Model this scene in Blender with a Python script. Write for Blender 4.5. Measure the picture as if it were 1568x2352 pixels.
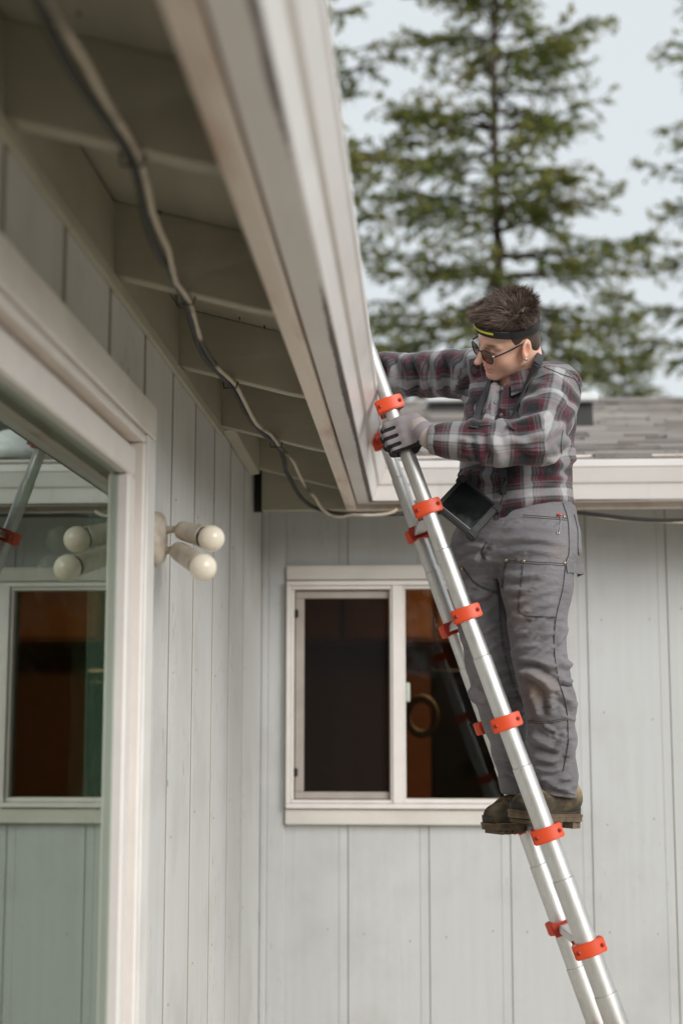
import bpy, bmesh, math, random
import numpy as np
from mathutils import Vector, Matrix
from mathutils.bvhtree import BVHTree

# ------------------------------------------------------------------ camera, sky, sun, exposure
for o in list(bpy.data.objects):
    bpy.data.objects.remove(o, do_unlink=True)
S = bpy.context.scene
COL = S.collection
EYE = 1.6                                   # lens height above the deck
PITCH, YAW = math.radians(7.76), math.radians(3.08)
cam_d = bpy.data.cameras.new('camera')
cam = bpy.data.objects.new('camera', cam_d)
COL.objects.link(cam)
cam.location = (0, 0, EYE)
cam.rotation_euler = (math.pi / 2 + PITCH, 0, YAW)
cam_d.sensor_fit = 'VERTICAL'
cam_d.sensor_height = 36.0
cam_d.lens = 50.0
cam_d.clip_start = 0.05
cam_d.clip_end = 2000
cam_d.dof.use_dof = True
cam_d.dof.focus_distance = 3.86
cam_d.dof.aperture_fstop = 1.8
cam_d.dof.aperture_blades = 9
S.camera = cam

SUN_EL, SUN_AZ = math.radians(25), math.radians(140)   # high, veiled, behind the photographer
W = bpy.data.worlds.new('World')
S.world = W
W.use_nodes = True
nt = W.node_tree
bg = nt.nodes['Background']
sky = nt.nodes.new('ShaderNodeTexSky')
sky.sky_type = 'NISHITA'
sky.sun_disc = False
sky.sun_elevation = SUN_EL
sky.sun_rotation = SUN_AZ
sky.dust_density = 4.0
dim = nt.nodes.new('ShaderNodeMix'); dim.data_type = 'RGBA'; dim.blend_type = 'MULTIPLY'
dim.inputs[0].default_value = 1.0
dim.inputs[7].default_value = (0.10, 0.10, 0.10, 1)
nt.links.new(sky.outputs[0], dim.inputs[6])
ov = nt.nodes.new('ShaderNodeMix'); ov.data_type = 'RGBA'      # an even layer of cloud over that sky
ov.inputs[0].default_value = 0.90
ov.inputs[7].default_value = (0.745, 0.79, 0.815, 1)
nt.links.new(dim.outputs[2], ov.inputs[6])
nt.links.new(ov.outputs[2], bg.inputs[0])
bg.inputs[1].default_value = 0.64

sun_d = bpy.data.lights.new('sun', 'SUN')
sun_d.energy = 1.5
sun_d.angle = math.radians(36)
sun_d.color = (1.0, 0.98, 0.955)
sun = bpy.data.objects.new('sun', sun_d)
COL.objects.link(sun)
sdir = Vector((math.sin(SUN_AZ) * math.cos(SUN_EL), math.cos(SUN_AZ) * math.cos(SUN_EL), math.sin(SUN_EL)))
sun.rotation_euler = sdir.to_track_quat('Z', 'Y').to_euler()
S.view_settings.view_transform = 'Standard'
S.view_settings.look = 'None'
S.view_settings.exposure = 0.78
S.view_settings.gamma = 1.0
S.cycles.use_denoising = True
S.cycles.max_bounces = 10
S.cycles.diffuse_bounces = 6
S.cycles.transparent_max_bounces = 12
S.cycles.caustics_reflective = False
S.cycles.caustics_refractive = False

# ------------------------------------------------------------------ measuring helpers
FD = 3266.5                                  # focal length in the units the photo was measured in
_fw = np.array([-math.sin(YAW) * math.cos(PITCH), math.cos(YAW) * math.cos(PITCH), math.sin(PITCH)])
_rt = np.array([math.cos(YAW), math.sin(YAW), 0.0])
_up = np.cross(_rt, _fw)
CAM = np.array([0, 0, EYE])


def D(x, y, Y):
    """measured point of the photograph, stood at its own distance Y"""
    r = _fw + _rt * (x - 784) / FD + _up * (1176 - y) / FD
    return CAM + r * (Y / r[1])


def proj(P):
    P = np.asarray(P, float) - CAM
    d = P @ _fw
    return 784 + FD * (P @ _rt) / d, 1176 - FD * (P @ _up) / d


def Z(z):
    return EYE + z


# ------------------------------------------------------------------ object helpers
def link(o, parent=None):
    COL.objects.link(o)
    if parent is not None:
        o.parent = parent
        if any(abs(c) > 1e-9 for c in parent.location):
            o.matrix_parent_inverse = Matrix.Translation(-Vector(parent.location))
    return o


def thing(name, label, cat, loc=(0, 0, 0), group=None):
    o = bpy.data.objects.new(name, None)
    o.empty_display_size = 0.1
    o.location = loc
    COL.objects.link(o)
    tag(o, label, cat, group)
    return o


def tag(o, label=None, cat=None, group=None, kind=None):
    if label: o['label'] = label
    if cat: o['category'] = cat
    if group: o['group'] = group
    if kind: o['kind'] = kind
    return o


def mesh_obj(name, verts, faces, mat, parent=None, smooth=False):
    me = bpy.data.meshes.new(name)
    me.from_pydata([tuple(map(float, v)) for v in verts], [], [tuple(map(int, f)) for f in faces])
    if mat is not None:
        me.materials.append(mat)
    me.validate()
    if smooth:
        me.polygons.foreach_set('use_smooth', [True] * len(me.polygons))
    me.update()
    return link(bpy.data.objects.new(name, me), parent)


def bm_obj(name, bm, mat, parent=None, smooth=False):
    me = bpy.data.meshes.new(name)
    bmesh.ops.recalc_face_normals(bm, faces=bm.faces)
    bm.to_mesh(me)
    bm.free()
    if mat is not None:
        me.materials.append(mat)
    if smooth:
        me.polygons.foreach_set('use_smooth', [True] * len(me.polygons))
    return link(bpy.data.objects.new(name, me), parent)


def box(name, x0, x1, y0, y1, z0, z1, mat, parent=None, bev=0.002, seg=1):
    bm = bmesh.new()
    bmesh.ops.create_cube(bm, size=1.0)
    for v in bm.verts:
        v.co = Vector((x0 + (v.co.x + .5) * (x1 - x0), y0 + (v.co.y + .5) * (y1 - y0), z0 + (v.co.z + .5) * (z1 - z0)))
    if bev:
        bmesh.ops.bevel(bm, geom=list(bm.edges), offset=bev, segments=seg, affect='EDGES', profile=.5)
    return bm_obj(name, bm, mat, parent)


def prism(name, prof, axis, a, b, mat, parent=None, bev=0.0, enda=None, endb=None):
    """closed outline swept along x ('x': profile is (y,z)) or y ('y': profile is (x,z))"""
    n = len(prof)
    vs = []
    for i, (p, q) in enumerate(prof):
        t = a if enda is None else enda(p, q)
        vs.append((t, p, q) if axis == 'x' else (p, t, q))
    for i, (p, q) in enumerate(prof):
        t = b if endb is None else endb(p, q)
        vs.append((t, p, q) if axis == 'x' else (p, t, q))
    bm = bmesh.new()
    bv = [bm.verts.new(v) for v in vs]
    for i in range(n):
        j = (i + 1) % n
        bm.faces.new((bv[i], bv[j], bv[n + j], bv[n + i]))
    bm.faces.new(bv[:n][::-1])
    bm.faces.new(bv[n:])
    bmesh.ops.recalc_face_normals(bm, faces=bm.faces)
    if bev:
        bmesh.ops.bevel(bm, geom=list(bm.edges), offset=bev, segments=1, affect='EDGES')
    return bm_obj(name, bm, mat, parent)


def basis(d, ref=(0, 0, 1)):
    d = np.asarray(d, float); d = d / np.linalg.norm(d)
    r = np.asarray(ref, float)
    if abs(d @ r) > .95:
        r = np.array([1., 0, 0])
    u = np.cross(d, r); u /= np.linalg.norm(u)
    return d, u, np.cross(d, u)


def spline(pts, n):
    """Catmull-Rom through points"""
    P = np.asarray(pts, float)
    if len(P) == 2:
        t = np.linspace(0, 1, n)[:, None]
        return P[0] * (1 - t) + P[1] * t
    Q = np.vstack([2 * P[0] - P[1], P, 2 * P[-1] - P[-2]])
    out = []
    for u in np.linspace(0, len(P) - 1 - 1e-9, n):
        i = int(u); t = u - i
        a, b, c, d = Q[i], Q[i + 1], Q[i + 2], Q[i + 3]
        out.append(.5 * (2 * b + (c - a) * t + (2 * a - 5 * b + 4 * c - d) * t * t + (3 * b - a - 3 * c + d) * t ** 3))
    return np.array(out)


def tube_data(path, rad, sides=10, caps=True):
    path = np.asarray(path, float)
    n = len(path)
    if np.isscalar(rad): rad = [rad] * n
    vs, fs = [], []
    tang = np.gradient(path, axis=0)
    prev = None
    for i in range(n):
        d = tang[i] / (np.linalg.norm(tang[i]) + 1e-12)
        if prev is None:
            _, u, v = basis(d)
        else:
            u = prev - d * (prev @ d); u /= np.linalg.norm(u) + 1e-12
            v = np.cross(d, u)
        prev = u
        for k in range(sides):
            a = 2 * math.pi * k / sides
            vs.append(path[i] + rad[i] * (math.cos(a) * u + math.sin(a) * v))
    for i in range(n - 1):
        for k in range(sides):
            k2 = (k + 1) % sides
            fs.append((i * sides + k, i * sides + k2, (i + 1) * sides + k2, (i + 1) * sides + k))
    if caps:
        fs.append(tuple(range(sides))[::-1])
        fs.append(tuple((n - 1) * sides + k for k in range(sides)))
    return vs, fs


def tube(name, path, rad, mat, parent=None, sides=10, smooth=True):
    v, f = tube_data(path, rad, sides)
    return mesh_obj(name, v, f, mat, parent, smooth)


def merge(parts):
    V, F = [], []
    for v, f in parts:
        k = len(V)
        V.extend(v)
        F.extend([tuple(i + k for i in q) for q in f])
    return V, F


# ------------------------------------------------------------------ materials
def rgba(c): return (c[0], c[1], c[2], 1)


class N:
    """tiny node-graph helper"""
    def __init__(s, name):
        s.m = bpy.data.materials.new(name)
        s.m.use_nodes = True
        s.t = s.m.node_tree
        s.b = s.t.nodes['Principled BSDF']
        s.out = s.t.nodes['Material Output']

    def n(s, typ, **kw):
        x = s.t.nodes.new('ShaderNode' + typ)
        for k, v in kw.items(): setattr(x, k, v)
        return x

    def l(s, a, b): s.t.links.new(a, b)

    def pos(s, scale=(1, 1, 1), obj=False):
        mp = s.n('Mapping'); mp.inputs['Scale'].default_value = scale
        if obj: s.l(s.n('TexCoord').outputs['Object'], mp.inputs[0])
        else: s.l(s.n('NewGeometry').outputs['Position'], mp.inputs[0])
        return mp.outputs[0]

    def noise(s, vec, scale=5, detail=4, rough=.55):
        x = s.n('TexNoise'); x.inputs['Scale'].default_value = scale
        x.inputs['Detail'].default_value = detail; x.inputs['Roughness'].default_value = rough
        if vec is not None: s.l(vec, x.inputs['Vector'])
        return x.outputs['Fac']

    def ramp(s, fac, stops, interp='LINEAR'):
        r = s.n('ValToRGB'); r.color_ramp.interpolation = interp
        e = r.color_ramp.elements
        while len(e) < len(stops): e.new(.5)
        for k, (p, c) in enumerate(stops):
            e[k].position = p
            e[k].color = rgba(c) if hasattr(c, '__len__') else (c, c, c, 1)
        s.l(fac, r.inputs[0])
        return r.outputs[0]

    def mix(s, fac, a, b, mode='MIX'):
        x = s.n('Mix', data_type='RGBA', blend_type=mode)
        for i, v in ((0, fac), (6, a), (7, b)):
            if isinstance(v, bpy.types.NodeSocket): s.l(v, x.inputs[i])
            elif i == 0: x.inputs[0].default_value = v
            else: x.inputs[i].default_value = rgba(v)
        return x.outputs[2]

    def math(s, op, a, b=None):
        x = s.n('Math', operation=op)
        for k, v in enumerate((a, b)):
            if v is None: continue
            if isinstance(v, bpy.types.NodeSocket): s.l(v, x.inputs[k])
            else: x.inputs[k].default_value = v
        return x.outputs[0]

    def bump(s, h, strength=.3, dist=.002):
        x = s.n('Bump'); x.inputs['Strength'].default_value = strength
        x.inputs['Distance'].default_value = dist
        s.l(h, x.inputs['Height']); s.l(x.outputs[0], s.b.inputs['Normal'])

    def set(s, col=None, rough=None, metal=None, spec=None):
        for key, v in (('Base Color', col), ('Roughness', rough), ('Metallic', metal), ('Specular IOR Level', spec)):
            if v is None: continue
            sock = s.b.inputs[key]
            if isinstance(v, bpy.types.NodeSocket): s.l(v, sock)
            else: sock.default_value = rgba(v) if hasattr(v, '__len__') else v
        return s


def plain(name, col, rough=.6, metal=0.0, var=.12, vscale=14, bump=.15, bscale=120, spec=.5, dist=.001):
    m = N(name)
    p = m.pos()
    a = m.noise(p, vscale, 5)
    c = m.ramp(a, [(.25, [x * (1 - var) for x in col]), (.75, [min(1, x * (1 + var)) for x in col])])
    m.set(c, rough, metal, spec)
    if bump: m.bump(m.noise(p, bscale, 3), bump, dist)
    return m.m


def painted_wood(name, col, grain_axis, dirt=(.20, .16, .11), chips=0.0, board_var=.06, rough=.62, bumpd=.0012):
    """old brushed paint on wood: grain runs along grain_axis; stains, specks and chips are wear of the surface"""
    m = N(name)
    sc = [38.0, 38.0, 38.0]; sc[grain_axis] = 1.6
    g = m.noise(m.pos(sc), 1.0, 6, .6)
    big = m.noise(m.pos((1, 1, 1)), 3.2, 5, .6)
    st = [9.0, 9.0, 9.0]; st[grain_axis] = .7
    streak = m.noise(m.pos(st), 1.0, 4, .5)
    c = m.ramp(g, [(.2, [x * .93 for x in col]), (.8, [min(1, x * 1.04) for x in col])])
    c = m.mix(m.ramp(streak, [(.42, 0.0), (.85, .40)]), c, [col[0] * .80, col[1] * .80, col[2] * .74])
    c = m.mix(m.ramp(big, [(.48, 0.0), (.85, .30)]), c, dirt)
    info = m.n('ObjectInfo')
    c = m.mix(m.math('MULTIPLY', info.outputs['Random'], board_var * 2), c, [col[0] * .75, col[1] * .78, col[2] * .78])
    sp = m.noise(m.pos((1, 1, 1)), 210, 2, .5)
    c = m.mix(m.ramp(sp, [(.72, 0.0), (.78, .55)]), c, [x * .35 for x in col])
    if chips:
        cs = [150.0, 150.0, 150.0]; cs[grain_axis] = 16.0
        ch = m.noise(m.pos(cs), 1.0, 3, .5)
        zone = m.noise(m.pos((1, 1, .45)), 3.4, 2, .5)
        f = m.math('MULTIPLY', m.ramp(ch, [(.655, 0.0), (.68, 1.0)]), m.ramp(zone, [(.50, 0.0), (.62, chips)]))
        c = m.mix(f, c, (.16, .10, .07))
    m.set(c, rough, 0, .35)
    h = m.math('ADD', m.math('MULTIPLY', g, .8), m.math('MULTIPLY', m.noise(m.pos((1, 1, 1)), 260, 3), .5))
    m.bump(h, .55, bumpd)
    return m.m


PAINT = (.640, .642, .632)
M = {}
M['siding'] = painted_wood('siding_paint', PAINT, 2, chips=.9)
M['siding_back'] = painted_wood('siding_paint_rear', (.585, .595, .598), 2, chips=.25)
M['groove'] = painted_wood('groove_grime_shade', (.30, .275, .22), 2, dirt=(.16, .14, .08))  # groove floor: grime, with the groove's own shade put into the tone
M['trim_y'] = painted_wood('trim_paint_long', (.83, .785, .74), 1)
M['trim_z'] = painted_wood('trim_paint_upright', (.80, .785, .765), 2)
M['trim_x'] = painted_wood('trim_paint_across', (.74, .70, .655), 0)
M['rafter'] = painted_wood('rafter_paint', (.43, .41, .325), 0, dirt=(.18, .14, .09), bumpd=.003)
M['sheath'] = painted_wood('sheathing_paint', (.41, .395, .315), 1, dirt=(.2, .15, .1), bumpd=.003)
M['soffit_dark'] = plain('slot_shade', (.02, .02, .018), .9)  # near-black that stands for the shade inside the eave slot
M['vinyl'] = plain('vinyl_frame', (.80, .76, .73), .42, var=.05, bump=.05)
M['vinyl_tan'] = plain('aged_vinyl_track', (.52, .42, .33), .5, var=.10)
M['nail'] = plain('painted_nail', (.30, .25, .20), .6, var=.4, vscale=30)
M['black'] = plain('black_plastic', (.012, .012, .013), .45)
M['rubber'] = plain('black_rubber', (.02, .02, .02), .7)

# fascia: faded paint over raw wood
m = N('fascia_paint')
g = m.noise(m.pos((40, 2, 40)), 1, 5)
c = m.ramp(g, [(.2, (.74, .64, .57)), (.8, (.80, .71, .64))])
c = m.mix(m.ramp(m.noise(m.pos((8, 1.6, 8)), 1.3, 4), [(.5, 0.0), (.72, .75)]), c, (.50, .33, .23))
m.set(c, .65); m.bump(g, .5, .0015)
M['fascia'] = m.m

# gutter: painted metal with a crust of grime along the drip edge
m = N('gutter_paint')
c = m.ramp(m.noise(m.pos(), 5, 4), [(.3, (.74, .705, .69)), (.7, (.80, .765, .75))])
tc = m.n('Attribute', attribute_name='edge')
gr = m.noise(m.pos((200, 55, 200)), 1, 4, .7)
gl = m.noise(m.pos((2, 1.3, 2)), 1, 3)
f = m.math('MULTIPLY', tc.outputs['Fac'], m.ramp(gl, [(.3, .45), (.62, 1.25)]))
f = m.ramp(m.math('ADD', f, m.math('MULTIPLY', gr, .55)), [(.74, 0.0), (.98, .93)])
c = m.mix(f, c, (.055, .035, .028))
c = m.mix(m.ramp(m.noise(m.pos((20, 3, 3)), 1, 4), [(.6, 0.0), (.8, .18)]), c, (.25, .2, .15))
m.set(c, .38, 0, .5)
M['gutter'] = m.m

# glass panes: thin sheet, mirror by Fresnel, rest clear with a faint green
def glass(name, ior, tint, gl=(.95, 1, .97)):
    m = N(name)
    fr = m.n('Fresnel'); fr.inputs[0].default_value = ior
    tr = m.n('BsdfTransparent'); tr.inputs[0].default_value = rgba(tint)
    go = m.n('BsdfGlossy'); go.inputs[0].default_value = rgba(gl); go.inputs[1].default_value = .012
    mx = m.n('MixShader')
    ge = m.n('NewGeometry')                 # only the face where the light enters mirrors it
    m.l(m.math('MULTIPLY', fr.outputs[0], m.math('SUBTRACT', 1.0, ge.outputs['Backfacing'])), mx.inputs[0])
    m.l(tr.outputs[0], mx.inputs[1]); m.l(go.outputs[0], mx.inputs[2])
    m.l(mx.outputs[0], m.out.inputs[0])
    return m.m
M['glass'] = glass('window_glass', 4.4, (.66, .76, .70), (.84, .90, .83))
M['glass2'] = glass('window_glass_rear', 1.5, (.80, .84, .80))
m = N('insect_screen')
tr = m.n('BsdfTransparent'); df = m.n('BsdfDiffuse'); df.inputs[0].default_value = (.018, .017, .016, 1)
mx = m.n('MixShader'); mx.inputs[0].default_value = .55
m.l(tr.outputs[0], mx.inputs[1]); m.l(df.outputs[0], mx.inputs[2]); m.l(mx.outputs[0], m.out.inputs[0])
M['screen'] = m.m

m = N('brushed_aluminium')
gn = m.noise(m.pos((260, 260, 5)), 1, 3)
m.set(m.mix(m.ramp(m.noise(m.pos(), 9, 4, .6), [(.45, 0.0), (.75, .5)]), m.ramp(gn, [(.2, (.60, .595, .58)), (.8, (.74, .735, .72))]), (.50, .48, .45)), m.ramp(m.noise(m.pos(), 14, 4, .6), [(.3, .42), (.7, .56)]), 1.0)
m.b.inputs['Anisotropic'].default_value = .0
m.bump(gn, .12, .0004)
M['alu'] = m.m
M['orange'] = plain('orange_plastic', (.72, .075, .018), .42, var=.07, bump=.08, bscale=300)
M['orange_in'] = plain('orange_plastic_inner', (.50, .035, .014), .5, var=.1)
M['screw'] = plain('recessed_screw', (.16, .012, .008), .5)

# shingles
m = N('asphalt_shingle')
info = m.n('ObjectInfo')
at_ = m.n('Attribute', attribute_name='tone')
p = m.pos()
c = m.ramp(m.math('FRACT', m.math('ADD', info.outputs['Random'], at_.outputs['Fac'])),
           [(0, (.20, .18, .165)), (.35, (.33, .30, .28)), (.7, (.46, .43, .41)), (1, (.27, .24, .22))])
c = m.mix(m.ramp(m.noise(p, 400, 2), [(.3, 0.0), (.7, .45)]), c, (.10, .088, .08))
c = m.mix(m.ramp(m.noise(p, 6, 5, .65), [(.56, 0.0), (.72, .55)]), c, (.07, .085, .035))
m.set(c, .93, 0, .2); m.bump(m.noise(p, 350, 2), .7, .002)
M['shingle'] = m.m
M['concrete'] = plain('old_concrete', (.54, .49, .405), .85, var=.12, vscale=5)
M['cedar'] = plain('brown_fence_wood', (.20, .105, .06), .8, var=.25, vscale=7)
M['soil'] = plain('garden_ground', (.10, .105, .05), .95, var=.3, vscale=2)
M['vent_white'] = plain('white_vent_metal', (.72, .73, .74), .4)
M['vent_dark'] = plain('dark_vent_metal', (.035, .035, .035), .6)
M['bulb'] = plain('frosted_bulb_glass', (.80, .74, .62), .22, var=.02, bump=0)
M['bulb'].node_tree.nodes['Principled BSDF'].inputs['Subsurface Weight'].default_value = .3
M['bulb'].node_tree.nodes['Principled BSDF'].inputs['Subsurface Radius'].default_value = (.01, .01, .008)
m = N('worn_lamp_enamel')
p = m.pos()
c = m.mix(m.ramp(m.noise(p, 30, 3, .5), [(.46, 0.0), (.75, .6)]), (.56, .50, .42), (.24, .18, .12))
m.set(c, .5); m.bump(m.noise(p, 200, 3), .3, .001)
M['lamp'] = m.m
M['cable_dark'] = plain('black_cable', (.025, .023, .02), .6)
m = N('paint_spattered_cable')
p = m.pos((1, 1, 1))
c = m.mix(m.ramp(m.noise(p, 3.2, 4, .6), [(.38, 0.0), (.50, 1.0)]), (.055, .045, .036), (.52, .46, .37))
m.set(c, .6); m.bump(m.noise(p, 120, 3), .4, .002)
M['cable_pale'] = m.m
M['wood_in'] = plain('orange_wood', (.42, .15, .045), .45, var=.25, vscale=5)
M['wood_in2'] = plain('brown_wood', (.25, .09, .035), .5, var=.25, vscale=5)
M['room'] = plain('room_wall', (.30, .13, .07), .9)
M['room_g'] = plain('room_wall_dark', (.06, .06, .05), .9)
M['dark_in'] = plain('dark_appliance', (.02, .018, .018), .35)
M['tan'] = plain('beige_ring', (.22, .17, .15), .6)

# ------------------------------------------------------------------ setting: ground
def sheet(name, x0, x1, y0, y1, z, mat, n=1):
    return mesh_obj(name, [(x0, y0, z), (x1, y0, z), (x1, y1, z), (x0, y1, z)], [(0, 1, 2, 3)], mat)
tag(sheet('ground', -400, 400, -400, 400, -.02, M['soil']), kind='structure')
patio = box('patio', -.60, 9.0, -4.0, 5.60, -.016, -.004, M['concrete'], None, 0)
tag(patio, kind='structure')
for i in range(11):
    for j in range(11):
        box('paving_slab', -.60 + i * .86, -.60 + i * .86 + .85, -4.0 + j * .86, -4.0 + j * .86 + .85, -.003, .02, M['concrete'], patio, .004)

# ------------------------------------------------------------------ house
XW, YW = -.605, 5.50                        # faces of the side wall and the rear wall
house = thing('house', 'pale painted wooden house with vertical siding, open eaves and brown shingle roof', 'house', (XW, YW, 0))

def wall_boards(part, axis, face, grooves, lo, hi, z0, z1, hole, mat, gmat, gw=.028, depth=.0022, back=.06, kerf=0.0):
    """planks with sunk grooves between them; hole = (a0,a1,z0,z1) is left open"""
    def bx(name, a0, a1, f0, f1, q0, q1, mt, par, bev):
        if a1 - a0 < .004 or q1 - q0 < .004: return
        if axis == 'y': box(name, f0, f1, a0, a1, q0, q1, mt, par, bev)
        else: box(name, a0, a1, f0, f1, q0, q1, mt, par, bev)
    sgn = 1 if axis == 'y' else -1            # side wall faces +x, rear wall faces -y
    ed = [lo] + [g for g in grooves if lo < g < hi] + [hi + gw]
    runs = []
    for k in range(len(ed) - 1):
        runs.append(('siding_board', ed[k], ed[k + 1] - gw, 0.0))
        if kerf and k < len(ed) - 2: runs.append(('groove_strip', ed[k + 1] - gw + kerf * .35, ed[k + 1] - kerf, depth * .55))
    for nm, a0, a1, rec in runs:
        f = sorted((face - sgn * rec, face - sgn * (depth + .012)))
        h = hole
        if h is None or a1 <= h[0] or a0 >= h[1]:
            bx(nm, a0, a1, *f, z0, z1, mat, part, .0008); continue
        bx(nm, a0, min(a1, h[0]), *f, z0, z1, mat, part, .0008)
        bx(nm, max(a0, h[1]), a1, *f, z0, z1, mat, part, .0008)
        m0, m1 = max(a0, h[0]), min(a1, h[1])
        bx(nm, m0, m1, *f, h[3], z1, mat, part, .0008)
        bx(nm, m0, m1, *f, z0, h[2], mat, part, .0008)
    f = sorted((face - sgn * depth, face - sgn * (depth + back)))
    vs, fs = [], []
    rects = [(lo, hi, z0 - .02, z1)] if hole is None else [(lo, hole[0], z0 - .02, z1), (hole[1], hi, z0 - .02, z1),
             (hole[0], hole[1], z0 - .02, hole[2]), (hole[0], hole[1], hole[3], z1)]
    for (a0, a1, q0, q1) in rects:
        k = len(vs)
        for aa in (a0, a1):
            for ff in f:
                for q in (q0, q1):
                    vs.append((ff, aa, q) if axis == 'y' else (aa, ff, q))
        fs += [tuple(k + i for i in q) for q in ((0, 1, 3, 2), (4, 6, 7, 5), (0, 4, 5, 1), (2, 3, 7, 6), (0, 2, 6, 4), (1, 5, 7, 3))]
    bm = bmesh.new()
    bv = [bm.verts.new(v) for v in vs]
    for q in fs: bm.faces.new([bv[i] for i in q])
    return bm

# side wall (runs away from the camera), hole for the big window
SW_HOLE = (.55, 3.03, .42, Z(.575))
side_wall = bpy.data.objects.new('side_wall', bpy.data.meshes.new('side_wall'))
link(side_wall, house)
gy = [2.73 + .3655 * k for k in range(-9, 7)]
bm = wall_boards(side_wall, 'y', XW, gy, -2.0, YW + .06, .03, Z(1.00), SW_HOLE, M['siding'], M['groove'])
bmesh.ops.recalc_face_normals(bm, faces=bm.faces); bm.to_mesh(side_wall.data); bm.free()
side_wall.data.materials.append(M['groove'])

rear_wall = bpy.data.objects.new('rear_wall', bpy.data.meshes.new('rear_wall'))
link(rear_wall, house)
gx0 = D(800, 2000, YW)[0]
gx = [gx0 + .3056 * k for k in range(0, 14)]
wx0, wx1 = D(657, 1600, YW)[0], D(1180, 1600, YW)[0]
wz0, wz1 = D(900, 1858, YW)[2], D(900, 1333, YW)[2]
bm = wall_boards(rear_wall, 'x', YW, gx, XW + .0, 3.3, .03, Z(.93), (wx0 + .03, wx1 - .03, wz0 + .03, wz1 - .03), M['siding_back'], M['groove'], gw=.037, depth=.004, kerf=.0034)
bmesh.ops.recalc_face_normals(bm, faces=bm.faces); bm.to_mesh(rear_wall.data); bm.free()
rear_wall.data.materials.append(M['groove'])
rnn = random.Random(21)
nv, nf = [], []
for gx_ in gx[:6]:
    for z_ in (.35, .75, 1.15, 1.55, 1.95):
        for off_ in (-.075, .055):
            x_ = gx_ + off_ + rnn.uniform(-.006, .006); zz = z_ + rnn.uniform(-.03, .03)
            if wx0 < x_ < wx1 and wz0 - .1 < zz < wz1 + .1: continue
            v_, f_2 = tube_data([(x_, YW + .001, zz), (x_, YW - .0012, zz)], [.0036, .0030], 7)
            mesh_obj('nail_head', v_, f_2, M['nail'], rear_wall)
for gy_ in gy[8:]:
    for z_ in (.5, .9, 1.3, 1.7, 2.1):
        y_ = gy_ + .05 + rnn.uniform(-.006, .006); zz = z_ + rnn.uniform(-.03, .03)
        if y_ < 3.14 or y_ > YW - .05: continue
        v_, f_2 = tube_data([(XW - .001, y_, zz), (XW + .0012, y_, zz)], [.0036, .0030], 7)
        mesh_obj('nail_head', v_, f_2, M['nail'], side_wall)
# inside corner: quarter strip and corner board
box('corner_strip', XW + .001, XW + .026, YW - .026, YW - .001, .03, Z(.95), M['siding_back'], rear_wall, .004)
box('corner_board', XW + .0265, wx0 - .003, YW - .016, YW - .001, .03, Z(.95), M['siding_back'], rear_wall, .002)

# far end and inner walls that keep the rooms dark
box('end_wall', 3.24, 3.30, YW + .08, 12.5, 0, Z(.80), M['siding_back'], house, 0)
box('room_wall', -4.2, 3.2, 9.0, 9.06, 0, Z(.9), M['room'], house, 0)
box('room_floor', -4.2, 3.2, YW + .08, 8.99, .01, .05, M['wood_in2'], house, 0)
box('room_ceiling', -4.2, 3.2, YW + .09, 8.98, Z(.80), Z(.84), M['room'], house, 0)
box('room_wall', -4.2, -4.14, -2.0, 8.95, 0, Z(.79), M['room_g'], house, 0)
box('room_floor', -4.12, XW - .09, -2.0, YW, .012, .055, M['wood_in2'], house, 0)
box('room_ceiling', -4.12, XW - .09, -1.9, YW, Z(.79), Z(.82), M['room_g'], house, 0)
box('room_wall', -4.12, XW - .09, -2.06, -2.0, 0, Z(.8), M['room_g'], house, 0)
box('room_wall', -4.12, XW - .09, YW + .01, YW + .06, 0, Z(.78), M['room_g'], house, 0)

# --- eave of the side wing
RAFT_Y = [-.35, .42, 1.19, 1.96, 2.73, 3.50, 4.28, 5.03]
SL = .265
for y in RAFT_Y:
    zt = lambda x: Z(.783 - SL * (x + .326))
    kink = random.Random(int(y * 100)).uniform(-.012, .012)
    prof = [(-.75, zt(-.75)), (-.326 + kink, zt(-.326 + kink)), (-.2605, Z(.770)), (-.2605, zt(-.2605) + .153), (-.75, zt(-.75) + .153)]
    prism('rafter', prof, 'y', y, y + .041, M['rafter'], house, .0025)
# sheathing sheets, one per pair of bays
ys = [-1.1, 1.215, 3.52, 5.08]
for a, b in zip(ys[:-1], ys[1:]):
    z1 = lambda x: Z(.783 - SL * (x + .326)) + .1535
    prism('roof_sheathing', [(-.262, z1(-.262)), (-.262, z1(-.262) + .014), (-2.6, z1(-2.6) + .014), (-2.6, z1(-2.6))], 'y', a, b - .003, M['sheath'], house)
# nail points through the sheathing
rn = random.Random(4)
for k in range(26):
    y = rn.uniform(1.3, 4.9); x = rn.uniform(-.55, -.3)
    z1 = Z(.783 - SL * (x + .326)) + .1535
    v, f = tube_data([(x, y, z1 + .001), (x + .001, y, z1 - .009)], [.0028, .0006], 5)
    mesh_obj('nail_point', v, f, M['vent_dark'], house)
# frieze strip and blocks at the wall head
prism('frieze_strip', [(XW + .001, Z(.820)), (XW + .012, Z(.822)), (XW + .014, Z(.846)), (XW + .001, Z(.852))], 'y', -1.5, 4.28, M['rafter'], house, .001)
for a, b in zip(RAFT_Y[:-2], RAFT_Y[1:-1]):
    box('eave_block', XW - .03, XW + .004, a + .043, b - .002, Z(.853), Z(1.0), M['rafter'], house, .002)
bm = bmesh.new()
pts = [(XW + .002, 4.325, Z(.846)), (XW + .040, 4.325, Z(.849)), (XW + .040, 5.028, Z(.826)), (XW + .002, 5.028, Z(.822))]
bv = [bm.verts.new(p) for p in pts] + [bm.verts.new((p[0], p[1], Z(.985))) for p in pts]
for q in ((0, 1, 2, 3), (4, 7, 6, 5), (0, 4, 5, 1), (1, 5, 6, 2), (2, 6, 7, 3), (3, 7, 4, 0)):
    bm.faces.new([bv[i] for i in q])
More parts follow.
